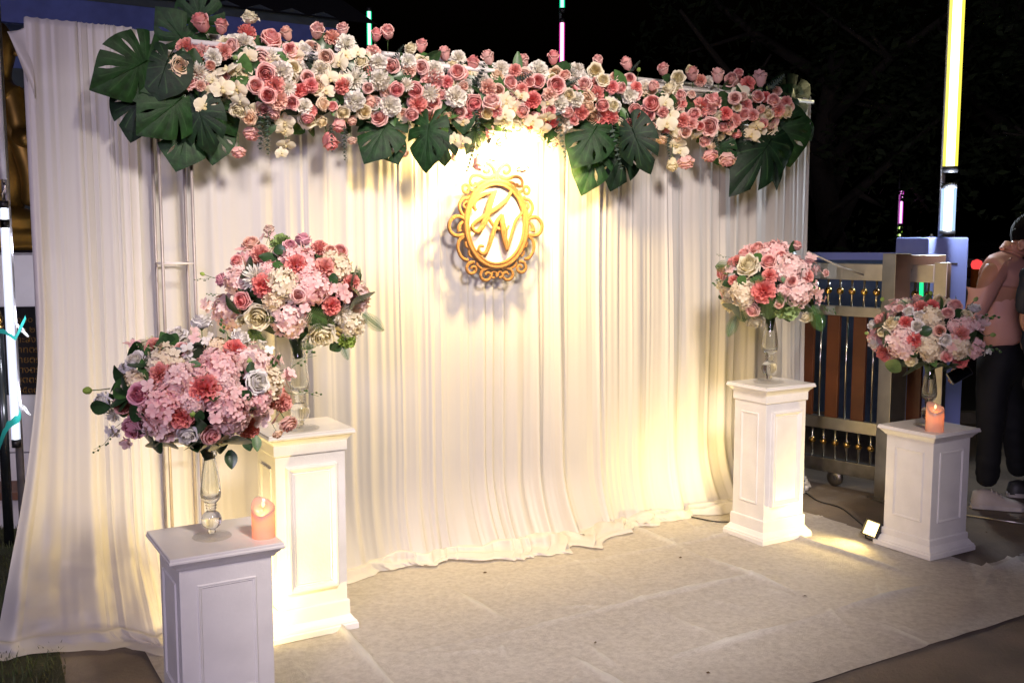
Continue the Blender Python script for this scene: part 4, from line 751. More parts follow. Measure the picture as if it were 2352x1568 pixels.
flood(Vector((-1.03, 3.42, .07)), W(-1.25, 0.02, .85), 'warm floor spotlight behind the low lilac-lit pedestal', 38, 160)
def cable(pts, r, label, m=black_plastic, z=.004):
    q = MB(); q.tube(smooth([tuple(p) for p in pts], 6), r, 6); return tag(q.obj('cable', m), label, 'cable')
g3 = lambda x, y, z=.006: tuple(gp(x, y, z))
cable([g3(2020, 1238), g3(2000, 1222), g3(1970, 1195), g3(1930, 1165), g3(1880, 1150), g3(1850, 1130)], .004, 'thin cable trailing from the lit floor spotlight behind the pedestal')
cable([g3(1570, 1182, .017), g3(1605, 1190, .017), g3(1645, 1197, .017), g3(1690, 1198, .017)], .004, 'short black cable end lying on the carpet by the drape hem')
# ------------------------------------------------------------------ steel gate, guide post and blue gate pillar
gq = Vector((2.126, 6.02, 0)); gv = Vector((.69, -.72, 0)).normalized(); gn = Vector((gv.y, -gv.x, 0)); GA = math.atan2(gv.y, gv.x)
gt = thing('steel_gate', 'stainless sliding gate with gold balls and brown slats beside the drape', 'gate', gq, GA)
dark_steel = mat('dark_steel', (.30, .28, .25), .38, .9, var=.2)
brown = mat('brown_slat', (.13, .038, .010), .42, var=.2, scale=5)
x0, x1 = -1.15, .42
def gbox(name, xa, xb, za, zb, m, th=.02, y=0): q = MB(); q.box(((xa + xb) / 2, y, (za + zb) / 2), ((xb - xa) / 2, th, (zb - za) / 2)); return q.obj(name, m, gt, False, None, .003)
gbox('top_rail', x0, x1, 1.285, 1.385, steel, .025); gbox('middle_rail', x0, x1, 1.065, 1.125, steel, .025); gbox('lower_rail', x0, x1, .355, .43, steel, .025); gbox('bottom_rail', x0, x1, .085, .17, dark_steel, .03)
gbox('end_stile', x1, x1 + .075, .085, 1.40, steel, .027)
nb = 0
for k in range(20):
    xk = x0 + .05 + k * .078
    if xk > x1 - .03: break
    for za, zb, zc in ((1.12, 1.29, 1.215), (.165, .36, .27)):
        q = MB(); q.tube([(xk, 0, za), (xk, 0, zb)], .0075, 8); q.obj('baluster', chrome, gt)
        q = MB(); q.lathe([(.022 * math.sin(a), -.022 * math.cos(a)) for a in np.linspace(0.01, 3.13, 9)], 14, 0, (xk, 0, zc)); q.obj('gold_ball', gold, gt)
for k in range(9):
    xk = x0 + .09 + k * .173
    if xk < x1 - .05: gbox('slat', xk - .042, xk + .042, .428, 1.067, brown, .012)
    if xk + .0865 < x1 - .03: q = MB(); q.tube([(xk + .0865, 0, .428), (xk + .0865, 0, 1.067)], .0075, 8); q.obj('rod', chrome, gt)
for xk in (-.9, -.15, .3):
    q = MB(); q.lathe([(.012, -.012), (.05, -.012), (.05, -.006), (.044, 0), (.05, .006), (.05, .012), (.012, .012)], 18); w_ = q.obj('wheel', dark_steel, gt); w_.rotation_euler = (R(90), 0, 0); w_.location = (xk, -.01, .052)
gbox('latch_box', .18, .25, 1.27, 1.33, dark_steel, .035, -.03)
pb = gp(2038, 1148); q = MB(); pt_ = thing('guide_post', 'square stainless guide post standing in front of the steel gate', 'post', pb, R(20))
q.box((0, 0, .73), (.055, .055, .72)); q.obj('post_tube', steel, pt_, False, None, .003); q = MB(); q.box((0, 0, .006), (.085, .075, .006)); q.obj('base_plate', dark_steel, pt_, False)
q = MB(); q.box((.19, .02, 1.40), (.14, .05, .04)); q.obj('roller_arm', steel, pt_, False, None, .003)
pp = at(2130, 800, 6.65); PX = Vector((pp.x, pp.y, 0)); bluep = mat('blue_paint', (.38, .45, .92), .5, var=.06, scale=3, bump=.08, bscale=30)
pil = thing('gate_pillar', 'blue painted square gate pillar with a light tube on top', 'pillar', PX, R(24)); q = MB(); q.sq([(0, 0), (0, 1.535), (.006, 1.541)], .35, .28); q.obj('shaft', bluep, pil, False, None, .006)
q = MB(); q.box((-.02, -.142, 1.37), (.10, .002, .005)); q.obj('crack', mat('crack_dark', (.09, .06, .05), .9), pil, False)
for k in (-.06, .02, .07): q = MB(); q.lathe([(0.008, 0), (.012, .006), (.008, .02), (.0, .024)], 8, 0, (k, -.05, 1.541)); q.obj('bolt', dark_steel, pil)
lw = thing('yard_wall', 'low blue yard wall seen through the bars of the steel gate', 'wall', at(1990, 800, 8.3)); lw.location.z = 0; lw.rotation_euler = (0, 0, R(-10)); q = MB(); q.box((-.9, 0, .68), (1.5, .08, .68)); q.obj('wall_body', mat('blue_wall', (.10, .16, .26), .7), lw, False); q = MB(); q.box((-.9, 0, 1.385), (1.52, .1, .03)); q.obj('coping', bluep, lw, False)
q = MB(); q.tube([gp(2190, 1178, .008), gp(2420, 1212, .008)], .006, 6); tag(q.obj('gate_track', steel), 'thin steel gate track set in the concrete past the gate', 'track')
q = MB(); a_, c_ = at(1856, 578, 5.9), at(1998, 637, 6.02); q.tube([a_, (a_ + c_) / 2 - Z * .01, c_], .005, 6); tag(q.obj('tie_rope', cloth('rope', (.75, .70, .62))), 'pale rope tied from the drape frame to the gate top rail', 'rope')
# ------------------------------------------------------------------ coloured light tubes on poles
def light_pole(x, y, ztop, segs, label, r=.019, pr=.02, z0=0.0, polecol=None):
    t = thing('light_pole', label, 'light pole', (x, y, z0), 0, 'light tubes on poles'); pm_ = mat('grey_pole', (.42, .40, .44), .4, .6)
    zmax = max(s[1] for s in segs)
    q = MB(); q.tube([(-.012, .03 + r, 0), (-.012, .03 + r, max(ztop, zmax) - z0)], pr * .55, 8); q.obj('pole', pm_, t)
    for za, zb, core, col, st in segs:
        q = MB(); q.tube([(0, 0, za - z0), (0, 0, zb - z0)], r * .58, 12); tb = q.obj('light_tube', emitter('tube_core', core, st), t)
        q = MB(); q.tube([(0, 0, za - z0), (0, 0, zb - z0)], r * 1.0, 14, 0, False); q.obj('sleeve', sleeve('tube_sleeve', col, st * .22, .6), tb)
        for z1, z2 in ((za - .035, za + .004), (zb - .004, zb + .03)): q = MB(); q.tube([(0, 0, z1 - z0), (0, 0, z2 - z0)], r * 1.05, 12); q.obj('end_cap', black_plastic, tb)
        for z1 in (za - .01, zb + .01): q = MB(); q.tube([(-.012, .03 + r, z1 - z0), (0, 0, z1 - z0)], .006, 6); q.obj('clip', steel, tb)
    return t
def zat(py, Y): return at(1176, py, Y).z
lpx = at(2175, 545, 6.44); yel = (1.0, .93, .50)
light_pole(lpx.x, 6.44, 3.9, [(zat(384, 6.44), zat(-90, 6.44), (1, .97, .72), (1, .86, .10), 7.0), (1.58, zat(432, 6.44), (.86, .93, 1), (.45, .65, 1), 7.0)], 'tall light pole with yellow tube over white tube on the blue pillar', .045, .03, 1.545)
lamp('white_tube_light', 'POINT', (lpx.x, 6.36, 1.80), 36, (.80, .88, 1.0), None, .05)
lamp('yellow_tube_light', 'POINT', (lpx.x, 6.36, 2.7), 14, (1.0, .88, .45), None, .05)
lx = at(24, 760, 4.72); lt_ = light_pole(lx.x, 4.72, 3.4, [(zat(1010, 4.72), zat(520, 4.72), (.92, .95, 1), (.75, .80, 1), 6.0), (zat(506, 4.72), zat(476, 4.72), (.92, .95, 1), (.75, .80, 1), 6.0)], 'grey light pole with long white tube beside the side drape', .020, .034)
for z_ in (.75, 1.15, 1.5): lamp('white_tube_light', 'POINT', (lx.x + .03, 4.80, z_), 2.6, (.86, .88, 1.0), None, .03)
q = MB(); q.tube([(0, 0, zat(412, 4.72)), (0, 0, 3.4)], .0185, 14); q.obj('unlit_tube', mat('frosted_tube', (.50, .48, .55), .3), lt_)
q = MB(); q.tube([(.0, 0, zat(412, 4.72)), (.012, 0, zat(430, 4.72)), (-.006, 0, zat(446, 4.72)), (0, 0, zat(470, 4.72))], .005, 6); q.obj('hook', chrome, lt_)
l9 = at(848, 60, 9.0); light_pole(l9.x, 9.0, zat(30, 9), [(zat(106, 9), zat(26, 9), (.55, 1, .75), (0, .9, .35), 5), (zat(150, 9), zat(118, 9), (.2, 1, .6), (0, .9, .35), 3)], 'far light pole with short green tube above the garland', .022)
l8 = at(1291, 60, 8.6); light_pole(l8.x, 8.6, zat(-60, 8.6), [(zat(220, 8.6), zat(52, 8.6), (1, .72, .92), (.95, .08, .5), 5), (zat(20, 8.6), zat(-60, 8.6), (.4, 1, .75), (0, .9, .4), 5)], 'far light pole with pink tube under green tube above the garland', .022)
l7 = at(2069, 500, 12.0); light_pole(l7.x, 12.0, zat(350, 12), [(zat(514, 12), zat(438, 12), (1, .6, .95), (.85, .05, .75), 4), (zat(545, 12), zat(519, 12), (.9, 1, .5), (.4, .95, .05), 4)], 'distant thin light pole with magenta tube over lime tube', .022)
gx = at(2110, 640, 6.3); q = MB(); q.tube([at(2117, 622, 6.2), at(2116, 680, 6.2)], .012, 10); tag(q.obj('green_light_tube', emitter('green_tube', (.02, .85, .25), 1.6)), 'short green light tube hanging between the gate stile and blue pillar', 'light tube')
# teal ribbon, chain, finial post, plaque and statue on the left
teal = cloth('teal_ribbon', (.03, .42, .36), .4)
def ribbon(pts, w_, label):
    q = MB(); sp = smooth([tuple(p) for p in pts], 6); q.grid([[tuple(Vector(p) + Z * (w_ * (1 + .3 * math.sin(i * 1.3)))), tuple(Vector(p) - Z * w_ + Vector((.004, 0, 0)))] for i, p in enumerate(sp)]); return tag(q.obj('ribbon', teal), label, 'ribbon')
ribbon([at(-30, 915 * .0 + 760, 4.70), at(8, 762, 4.69), at(30, 775, 4.685), at(38, 770, 4.69), at(58, 728, 4.71)], .010, 'teal ribbon tied round the white light tube, pointing up')
ribbon([at(-20, 1075, 4.70), at(6, 1000, 4.69), at(20, 975, 4.685), at(42, 960, 4.685), at(46, 944, 4.69)], .018, 'loose teal ribbon ends tied near the foot of the white tube')
ch = thing('chain', 'white plastic chain looped before the black plaque', 'chain', at(50, 770, 5.0))
for c0, c1 in (((36, 742), (62, 770)), ((44, 925), (66, 950))):
    for k in range(3):
        p = at(c0[0] + (c1[0] - c0[0]) * (k + .5) / 3, c0[1] + (c1[1] - c0[1]) * (k + .5) / 3, 4.95) - Vector(ch.location); dd = Vector((.62, 0, -.7)); e = Vector((.7, 0, .62)) if k % 2 else Vector((0, 1, 0))
        q = MB(); q.tube([p + dd * (.024 * math.cos(a)) + e * (.009 * math.sin(a)) for a in np.linspace(0, 6.283, 13)], .0035, 5, 0, False); q.obj('chain_link', mat('white_plastic', (.8, .8, .8), .4), ch)
bp = at(3, 900, 4.9); bpost = thing('black_post', 'black post with gold spearhead finial beside the white light tube', 'post', (bp.x, bp.y, 0)); q = MB(); q.tube([(0, 0, 0), (0, 0, zat(752, 4.9))], .024, 14); q.obj('post_tube', mat('black_enamel', (.015, .018, .02), .2), bpost)
q = MB(); q.lathe([(.026, 0), (.026, .012), (.018, .018), (.024, .028), (.024, .05), (.015, .06), (.018, .066), (.014, .08), (.0, .115)], 14, 0, (0, 0, zat(752, 4.9))); q.obj('finial', gold, bpost)
sp_ = at(-60, 900, 5.55); st0 = Vector((sp_.x - .15, sp_.y + .35, 0)); tile_w = mat('white_tile', (.62, .60, .62), .35, var=.04)
pl = thing('statue_plinth', 'white tiled plinth under the golden statue with a black lettered plaque', 'plinth', st0, R(6)); q = MB(); q.box((0, 0, .73), (.66, .52, .73)); q.obj('core', mat('grout_grey', (.25, .24, .26), .8), pl, False)
for k in range(4):
    for j in range(2): q = MB(); q.box((-.33 + .66 * j, -.523, .185 + .362 * k), (.326, .008, .177)); q.obj('tile', tile_w, pl, False, None, .002)
    q = MB(); q.box((.663, 0, .185 + .362 * k), (.008, .515, .177)); q.obj('tile', tile_w, pl, False, None, .002)
q = MB(); q.box((0, 0, .19), (.95, .80, .02)); q.obj('ledge', mat('brown_ledge', (.16, .07, .04), .6), pl, False); q = MB(); q.box((0, 0, .085), (.90, .76, .085)); q.obj('step', tile_w, pl, False, None, .004)
q = MB(); q.box((.42, -.536, .93), (.20, .006, .24)); pq = q.obj('lettered_plaque', mat('black_granite', (.012, .012, .014), .12), pl, False)
for k, tx in enumerate(['๑๐๐', '๐๐ ๒', 'ตะลัง', 'บาทตร์', 'นายตร์', 'นางตร์', 'บุตตร์', '๒๕๓๗']):
    cu = bpy.data.curves.new('lettering', 'FONT'); cu.body = tx; cu.size = .052; cu.extrude = .001; cu.align_x = 'CENTER'; o = bpy.data.objects.new('lettering', cu); sc.collection.objects.link(o); m_ = bpy.data.meshes.new_from_object(o.evaluated_get(bpy.context.evaluated_depsgraph_get())); bpy.data.objects.remove(o); m_.materials.clear(); m_.materials.append(gold); o = link(bpy.data.objects.new('lettering', m_), pq); o.rotation_euler = (R(90), 0, 0); o.location = (.47, -.5435, 1.085 - .055 * k)
def skin_mesh(name, verts, edges, rad, m, parent, sub=2, root=0, wr=0.0):
    me = bpy.data.meshes.new(name); o0 = Vector(parent.location) if parent is not None else Vector((0, 0, 0)); me.from_pydata([tuple(Vector(v) - o0) for v in verts], edges, []); o = bpy.data.objects.new(name, me); sc.collection.objects.link(o)
    md = o.modifiers.new('s', 'SKIN'); md.use_smooth_shade = True
    for i, r_ in enumerate(rad): me.skin_vertices[0].data[i].radius = (r_, r_) if not hasattr(r_, '__len__') else r_; me.skin_vertices[0].data[i].use_root = (i == root)
    o.modifiers.new('d', 'SUBSURF').levels = sub
    dg = bpy.context.evaluated_depsgraph_get(); m2 = bpy.data.meshes.new_from_object(o.evaluated_get(dg)); m2.materials.clear(); m2.materials.append(m); bpy.data.objects.remove(o)
    
    if wr:
        co = np.array([v.co[:] for v in m2.vertices]); no = np.array([v.normal[:] for v in m2.vertices])
        h_ = np.abs(wav(co[:, 0] * .6 + co[:, 1] * .6, co[:, 2] * 1.5, 77, 26, 7)) + .5 * np.abs(wav(co[:, 0] + co[:, 1], co[:, 2], 78, 60, 6)); co = co + no * ((h_ - .9) * wr)[:, None]; m2.vertices.foreach_set('co', co.reshape(-1))
    m2.polygons.foreach_set('use_smooth', [True] * len(m2.polygons)); m2.name = name; o2 = link(bpy.data.objects.new(name, m2), parent); return o2
gs = mat('statue_gold', (.26, .15, .035), .45, .8, var=.3, scale=6)
Sx = at(6, 300, 5.72); sb = Vector((Sx.x - .02, 5.72, 1.47)); stt = thing('golden_statue', 'golden robed standing statue with folded hands on the white tiled plinth', 'statue', sb)
S_ = lambda x, z, y=0.: sb + Vector((x, y, z))
skin_mesh('body', [S_(0, .18), S_(0, .45), S_(0, .66), S_(.01, .82), S_(.015, .93), S_(.02, .99), S_(.03, 1.07), S_(.03, 1.16), S_(.02, 1.23), S_(.02, 1.27), S_(.12, .84, -.05), S_(.16, .62, -.08), S_(.26, .60, -.20), S_(-.14, .84, .05), S_(-.18, .62, 0), S_(.0, .58, -.22)],
  [(0, 1), (1, 2), (2, 3), (3, 4), (4, 5), (5, 6), (6, 7), (7, 8), (8, 9), (3, 10), (10, 11), (11, 12), (3, 13), (13, 14), (14, 15)], [.17, .15, .16, .15, .075, .06, .085, .088, .06, .025, .085, .065, .045, .085, .065, .045], gs, stt)
q = MB(); q.lathe([(0, 0), (.24, 0), (.25, .03), (.22, .05), (.24, .08), (.20, .11), (.19, .13), (.21, .16), (.17, .22), (.10, .24)], 26, 0); q.obj('lotus_base', gs, stt)
skin_mesh('robe', [S_(.0, .20), S_(.02, .5), S_(.02, .78), S_(.15, .66, -.08), S_(.20, .40, -.06), S_(.17, .24, -.04)], [(0, 1), (1, 2), (2, 3), (3, 4), (4, 5)], [.18, .16, .165, .075, .06, .05], gs, stt)
q = MB(); q.lathe([(0.0, -.02), (.016, -.012), (.012, .008), (0, .022)], 8, 0, (.125, -.02, 1.09)); q.obj('nose', gs, stt)
q = MB(); q.lathe([(0.0, -.05), (.014, -.04), (.012, .03), (0, .04)], 8, 0, (.02, -.09, 1.10)); q.obj('ear', gs, stt)
# ------------------------------------------------------------------ blue building behind the drapes
nB = 3.6; e0 = wall(60, 14, nB); e1 = wall(738, 92, nB); tb0, tb1 = TN(e0)[0] - 2.5, TN(e1)[0]; zE = (e0.z + e1.z) / 2
bl = thing('blue_building', 'long blue building with scalloped eaves behind the drapes', 'building', W(tb0, nB), A); LB = tb1 - tb0
q = MB(); q.box((LB / 2, 2.0, zE / 2 - .05), (LB / 2, 2.0, zE / 2 - .05)); q.obj('wall', mat('blue_render', (.07, .11, .30), .7, var=.08, scale=2), bl, False)
for k in range(4): q = MB(); q.box((LB / 2, -.012, zE - .52 - .42 * k), (LB / 2 - .1, .012, .10)); q.obj('louvre', mat('dark_louvre', (.018, .035, .045), .6), bl, False)
q = MB(); q.box((LB / 2, -.35, zE - .07), (LB / 2 + .02, .03, .11)); q.obj('fascia', mat('fascia_blue', (.06, .09, .32), .6), bl, False)
q = MB(); nsc = int(LB / .24)
for k in range(nsc):
    a_, c_ = k * LB / nsc, (k + 1) * LB / nsc; q.add([(a_, -.39, zE + .01), (c_, -.39, zE + .01), (c_, -.39, zE + .08), ((a_ + c_) / 2, -.385, zE + .12), (a_, -.39, zE + .08), (a_, -.30, zE + .08), (c_, -.30, zE + .08), ((a_ + c_) / 2, -.30, zE + .12)], [(0, 1, 2, 3, 4), (4, 3, 7, 5), (3, 2, 6, 7)])
q.obj('eaves_trim', mat('eaves_green', (.03, .045, .06), .6), bl, False)
q = MB(); q.add([(-.2, -.45, zE + .06), (LB + .3, -.45, zE + .06), (LB + .3, 2.0, zE + 1.15), (-.2, 2.0, zE + 1.15), (-.2, 4.4, zE + .06), (LB + .3, 4.4, zE + .06)], [(0, 1, 2, 3), (3, 2, 5, 4)]); q.obj('roof', mat('dark_roof', (.02, .02, .025), .7, bump=.4, bscale=20), bl, False)
gb_ = wall(690, 60, 7.0); gbt = thing('temple_roof', 'dark brown temple gable rising past the blue building', 'roof', (gb_.x, gb_.y, 0), A); q = MB(); zg = gb_.z
q.add([(-.75, 0, 0), (.75, 0, 0), (.62, 0, zg - .3), (0, 0, zg + 2.2), (-.62, 0, zg - .3), (-.75, 3, 0), (.75, 3, 0), (.62, 3, zg - .3), (0, 3, zg + 2.2), (-.62, 3, zg - .3)], [(0, 1, 2, 3, 4), (9, 8, 7, 6, 5), (2, 7, 8, 3), (4, 3, 8, 9), (1, 6, 7, 2), (0, 4, 9, 5)]); q.obj('gable', mat('dark_timber', (.035, .018, .008), .7), gbt, False)
# ------------------------------------------------------------------ far side of the road
rw = thing('roadside_wall', 'low white wall with a brown rail across the road behind the man', 'wall', at(2260, 650, 17)); rw.location.z = 0
q = MB(); q.box((0, 0, .42), (4.5, .12, .42)); q.obj('wall_body', mat('old_white_wall', (.30, .27, .22), .8), rw, False); q = MB(); q.box((0, -.13, .95), (4.5, .05, .07)); q.obj('rail', mat('brown_rail', (.12, .055, .025), .6), rw, False); q = MB(); q.box((0, 0, 1.10), (4.5, .12, .07)); q.obj('cap', MATS['old_white_wall'], rw, False)
for k in range(7): q = MB(); q.box((-4.2 + 1.4 * k, -.02, .93), (.06, .08, .10)); q.obj('post', MATS['old_white_wall'], rw, False)
op = at(2242, 640, 13.5); ob = thing('orange_post', 'orange marker post with a red lamp behind the man', 'post', (op.x, op.y, 0)); q = MB(); q.tube([(0, 0, 0), (0, 0, zat(618, 13.5))], .07, 10); q.obj('post_tube', mat('orange_plastic', (.55, .16, .02), .5), ob)
q = MB(); q.lathe([(.0, -.07), (.06, -.05), (.075, 0), (.06, .05), (0, .075)], 12, 0, (.0, 0, zat(608, 13.5))); q.obj('red_lamp', emitter('red_lamp', (1, .06, .06), 1.3), ob)
rd = mat('road_asphalt', (.05, .045, .04), .9, bump=.3); ra, rb_ = gp(2183, 1010), gp(2352, 1030)
sheet('road', [(3.0, 8.3), (60, 5.5), (60, 22), (3.0, 16.0)], .004, rd)
q = MB(); q.box((0, 0, .04), (12, .06, .05), 0, Matrix.Rotation(R(-2.8), 3, 'Z')); kb = q.obj('kerb', mat('kerb_concrete', (.26, .22, .18), .85), None, False, (14.5, 7.75, 0)); kb['kind'] = 'structure'
fg = at(2362, 300, 6.4); flg = thing('yellow_flag', 'pale yellow flag hanging limp at the edge of the trees', 'flag', (fg.x + .06, 6.4, 0)); q = MB(); q.tube([(.05, 0, 0), (.05, 0, 3.1)], .012, 8); q.obj('pole', steel, flg)
q = MB(); P = []
for i in range(12):
    s = i / 11; P.append([(.05 - .10 * s ** .8 * q2 * 1.0 - .02 * s, .03 * math.sin(q2 * 9 + s * 2), 2.55 - .56 * s - .05 * q2 * (1 - s) + .05 * q2 * s) for q2 in np.linspace(0, 1, 9)])
q.grid(P); q.obj('cloth', cloth('flag_yellow', (.62, .52, .22), .4), flg)
# ------------------------------------------------------------------ trees
def tree(x, y, h, cr, seed, label, cz, n=5200):
    t = thing('tree', label, 'tree', (x, y, 0), 0, 'dark trees behind the gate'); r = np.random.default_rng(seed); q = MB(); bark = mat('bark', (.022, .016, .010), .9, bump=.8, bscale=12); tips = []
    q.tube([(0, 0, 0), (.1, 0, h * .2), (-.08, .1, h * .42), (.05, 0, h * .6)], [h * .035, h * .027, h * .021, h * .015], 10)
    for k in range(9):
        z = h * r.uniform(.22, .58); a = r.uniform(0, 6.28); L_ = cr * r.uniform(.6, 1.05); p0 = Vector((0, 0, z)); p1 = p0 + Vector((math.cos(a) * L_ * .5, math.sin(a) * L_ * .5, L_ * .35)); p2 = p0 + Vector((math.cos(a + .3) * L_, math.sin(a + .3) * L_, L_ * .75))
        q.tube([p0, p1, p2], [h * .013, h * .008, h * .003], 6); tips += [p1, p2, (p1 + p2) / 2]
        for m_ in range(2): e = p1 + Vector(tuple(r.normal(0, .35, 3))) * cr * .7; q.tube([p1, e], [h * .006, h * .002], 5); tips.append(e)
    q.obj('trunk', bark, t)
    q = MB(); cl = [(tips[int(r.integers(len(tips)))] + Vector(tuple(r.normal(0, .25, 3))) * cr, cr * r.uniform(.16, .34)) for _ in range(46)]
    for k in range(n):
        c, s = cl[int(r.integers(len(cl)))]; v = Vector(tuple(r.normal(0, 1, 3))); v = v.normalized() * s * r.uniform(.45, 1.0) ** .5; p = c + Vector((v.x, v.y, v.z * .7)) + Z * cz; d = Vector(tuple(r.normal(0, 1, 3))).normalized(); e = d.orthogonal().normalized(); L_ = r.uniform(.07, .15)
        q.add([p, p + d * L_ * .5 + e * L_ * .25, p + d * L_, p + d * L_ * .5 - e * L_ * .25], [(0, 1, 2, 3)])
    q.obj('crown', mat('tree_leaf', (.022, .036, .010), .6, var=.35, scale=1.5), t, False)
tree(3.6, 11.5, 6.0, 2.1, 1, 'dark leafy tree rising behind the drape edge and gate', .2); tree(6.8, 13.0, 7.5, 2.8, 2, 'dark spreading tree behind the yellow tube pole', .3, 6500); tree(6.4, 9.4, 5.5, 1.9, 3, 'dark leaning tree behind the hanging yellow flag', .3); tree(2.9, 16, 4.6, 1.7, 4, 'small far tree low behind the gate rail', -.2, 3500)
# ------------------------------------------------------------------ people
skin_c = mat('skin', (.48, .24, .15), .5, var=.06); denim = mat('dark_trousers', (.004, .005, .008), .8, var=.3, scale=6); hair = mat('black_hair', (.006, .005, .005), .8, bump=.8, bscale=160, spec=.1); shoe_m = mat('white_shoe', (.52, .46, .40), .5, var=.08); sole_m = mat('sole', (.58, .54, .5), .6)
def shoe(parent, heel, toe, h=.085, m=shoe_m):
    heel, toe = Vector(heel), Vector(toe); d = toe - heel; L_ = d.length; d.normalize(); s = d.cross(Z); q = MB(); P = []; o0 = Vector(parent.location)
    for f, wd, ht in ((-.04, .020, .04), (.0, .036, h), (.18, .040, h * 1.15), (.38, .040, h * 1.05), (.6, .046, h * .72), (.82, .046, h * .55), (.95, .034, h * .42), (1.02, .010, h * .26)):
        c = heel + d * L_ * f - o0; P.append([tuple(c + s * wd * math.cos(a) + Z * (.018 + (ht - .018) * max(0, math.sin(a)) ** .75)) for a in np.linspace(0, math.pi, 9)])
    q.grid(P); o = q.obj('shoe', m, parent); q = MB(); P = []
    for f, wd in ((-.06, .010), (-.03, .030), (.15, .040), (.4, .040), (.65, .050), (.88, .047), (1.0, .028), (1.04, .006)):
        c = heel + d * L_ * f - o0; P.append([tuple(c + s * wd * x + Z * z) for x, z in ((-1, .002), (1, .002), (1.02, .026), (-1.02, .026))])
    q.grid(P, 0, None, True); q.obj('sole', sole_m, o, False)
    q = MB()
    for k in range(3): c = heel + d * L_ * (.34 + .09 * k) - o0 + Z * (h * (1.02 - .13 * k)); q.tube([c - s * .028, c + Z * .012, c + s * .028], .004, 5)
    q.obj('lace', sole_m, o)
def hand(verts, edges, rad, wrist, d, side, curl, ref):      # palm and five unequal fingers
    i0 = len(verts); d = Vector(d).normalized(); s = Vector(side).normalized(); c = Vector(curl).normalized(); p = Vector(wrist) + d * .05; verts.append(p); rad.append(.024); edges.append((ref, i0)); k2 = i0
    for k, (o, L_) in enumerate(((-.030, .062), (-.010, .074), (.010, .070), (.028, .055))):
        a = len(verts); b_ = p + s * o + d * .035; verts += [b_, b_ + d * L_ * .5 + c * .012, b_ + d * L_ * .7 + c * .04]; rad += [.0095, .0085, .0075]; edges += [(i0, a), (a, a + 1), (a + 1, a + 2)]
    a = len(verts); b_ = p - s * .03 - d * .01; verts += [b_, b_ - s * .015 + d * .03 + c * .015, b_ - s * .01 + d * .055 + c * .03]; rad += [.012, .010, .009]; edges += [(i0, a), (a, a + 1), (a + 1, a + 2)]
D1 = 5.68; a1 = lambda x, y, o=0.: at(x - 10, y, D1 + o)
foot1 = gp(2246, 1163); p1 = thing('person', 'person in a salmon shirt and black trousers bending with a phone past the gate', 'person', (a1(2300, 800).x, D1, 0))
V = [a1(2312, 795), a1(2308, 740), a1(2306, 680), a1(2312, 625), a1(2332, 590), a1(2346, 572), a1(2374, 552), a1(2378, 530), a1(2290, 622, -.13), a1(2248, 722, -.16), a1(2226, 812, -.12), a1(2345, 640, .14), a1(2362, 740, .12), a1(2372, 820, .05)]
Ed = [(0, 1), (1, 2), (2, 3), (3, 4), (4, 5), (5, 6), (6, 7), (3, 8), (8, 9), (9, 10), (3, 11), (11, 12), (12, 13)]; Rd = [.12, .115, .12, .12, .062, .052, .078, .080, .055, .042, .031, .055, .042, .032]
hand(V, Ed, Rd, a1(2222, 826, -.12), (-.25, -.1, -1), (.2, -1, 0), (-1, -.3, .1), 10); skin_mesh('body', V, Ed, Rd, skin_c, p1)
skin_mesh('shirt', [a1(2314, 800), a1(2308, 770), a1(2305, 715), a1(2306, 660), a1(2314, 618), a1(2334, 588), a1(2292, 622, -.13), a1(2268, 675, -.16), a1(2248, 722, -.17), a1(2236, 768, -.16), a1(2350, 636, .14), a1(2362, 700, .15), a1(2366, 760, .13)], [(0, 1), (1, 2), (2, 3), (3, 4), (4, 5), (4, 6), (6, 7), (7, 8), (8, 9), (4, 10), (10, 11), (11, 12)], [.112, .122, .124, .130, .108, .060, .080, .070, .060, .050, .078, .066, .055], cloth('salmon_shirt', (.68, .36, .29), .1, 0, .3, 40), p1, 3, 0, .002)
q = MB(); cc = a1(2338, 572) - Vector(p1.location); ax = (a1(2346, 560) - a1(2332, 590)).normalized(); o1 = ax.orthogonal().normalized(); o2 = ax.cross(o1)
q.grid([[tuple(cc + ax * z + (o1 * math.cos(a) + o2 * math.sin(a)) * r_) for a in np.linspace(0, 6.283, 19)] for r_, z in ((.054, .022), (.060, .026), (.068, -.010), (.072, -.022))]); q.obj('collar', cloth('salmon_collar', (.57, .27, .19), .1), p1)
skin_mesh('trousers', [a1(2312, 775), a1(2310, 815), a1(2290, 860, -.08), a1(2284, 990, -.08), a1(2276, 1120, -.05), a1(2330, 860, .1), a1(2338, 985, .14), a1(2352, 1095, .18)], [(0, 1), (1, 2), (2, 3), (3, 4), (1, 5), (5, 6), (6, 7)], [.105, .118, .096, .076, .064, .096, .076, .064], denim, p1, 3, 0, .004)
fr1 = a1(2276, 1120, -.05); shoe(p1, (fr1.x - .085, fr1.y - .02, 0.004), (fr1.x + .185, fr1.y - .09, .004), .10); fr2 = a1(2352, 1095, .18); shoe(p1, (fr2.x - .06, fr2.y, .004), (fr2.x + .18, fr2.y - .05, .004), .09, mat('dark_shoe', (.03, .03, .03), .5))
hc = a1(2382, 540) - Vector(p1.location); q = MB(); P = []
for i in range(9):
    th = math.pi * .62 * i / 8; P.append([tuple(hc + Vector((-.015 + .105 * math.sin(th) * math.cos(f), .098 * math.sin(th) * math.sin(f), .012 + .112 * math.cos(th)))) for f in np.linspace(0, 6.283, 21)])
q.grid(P); q.obj('hair', hair, p1)
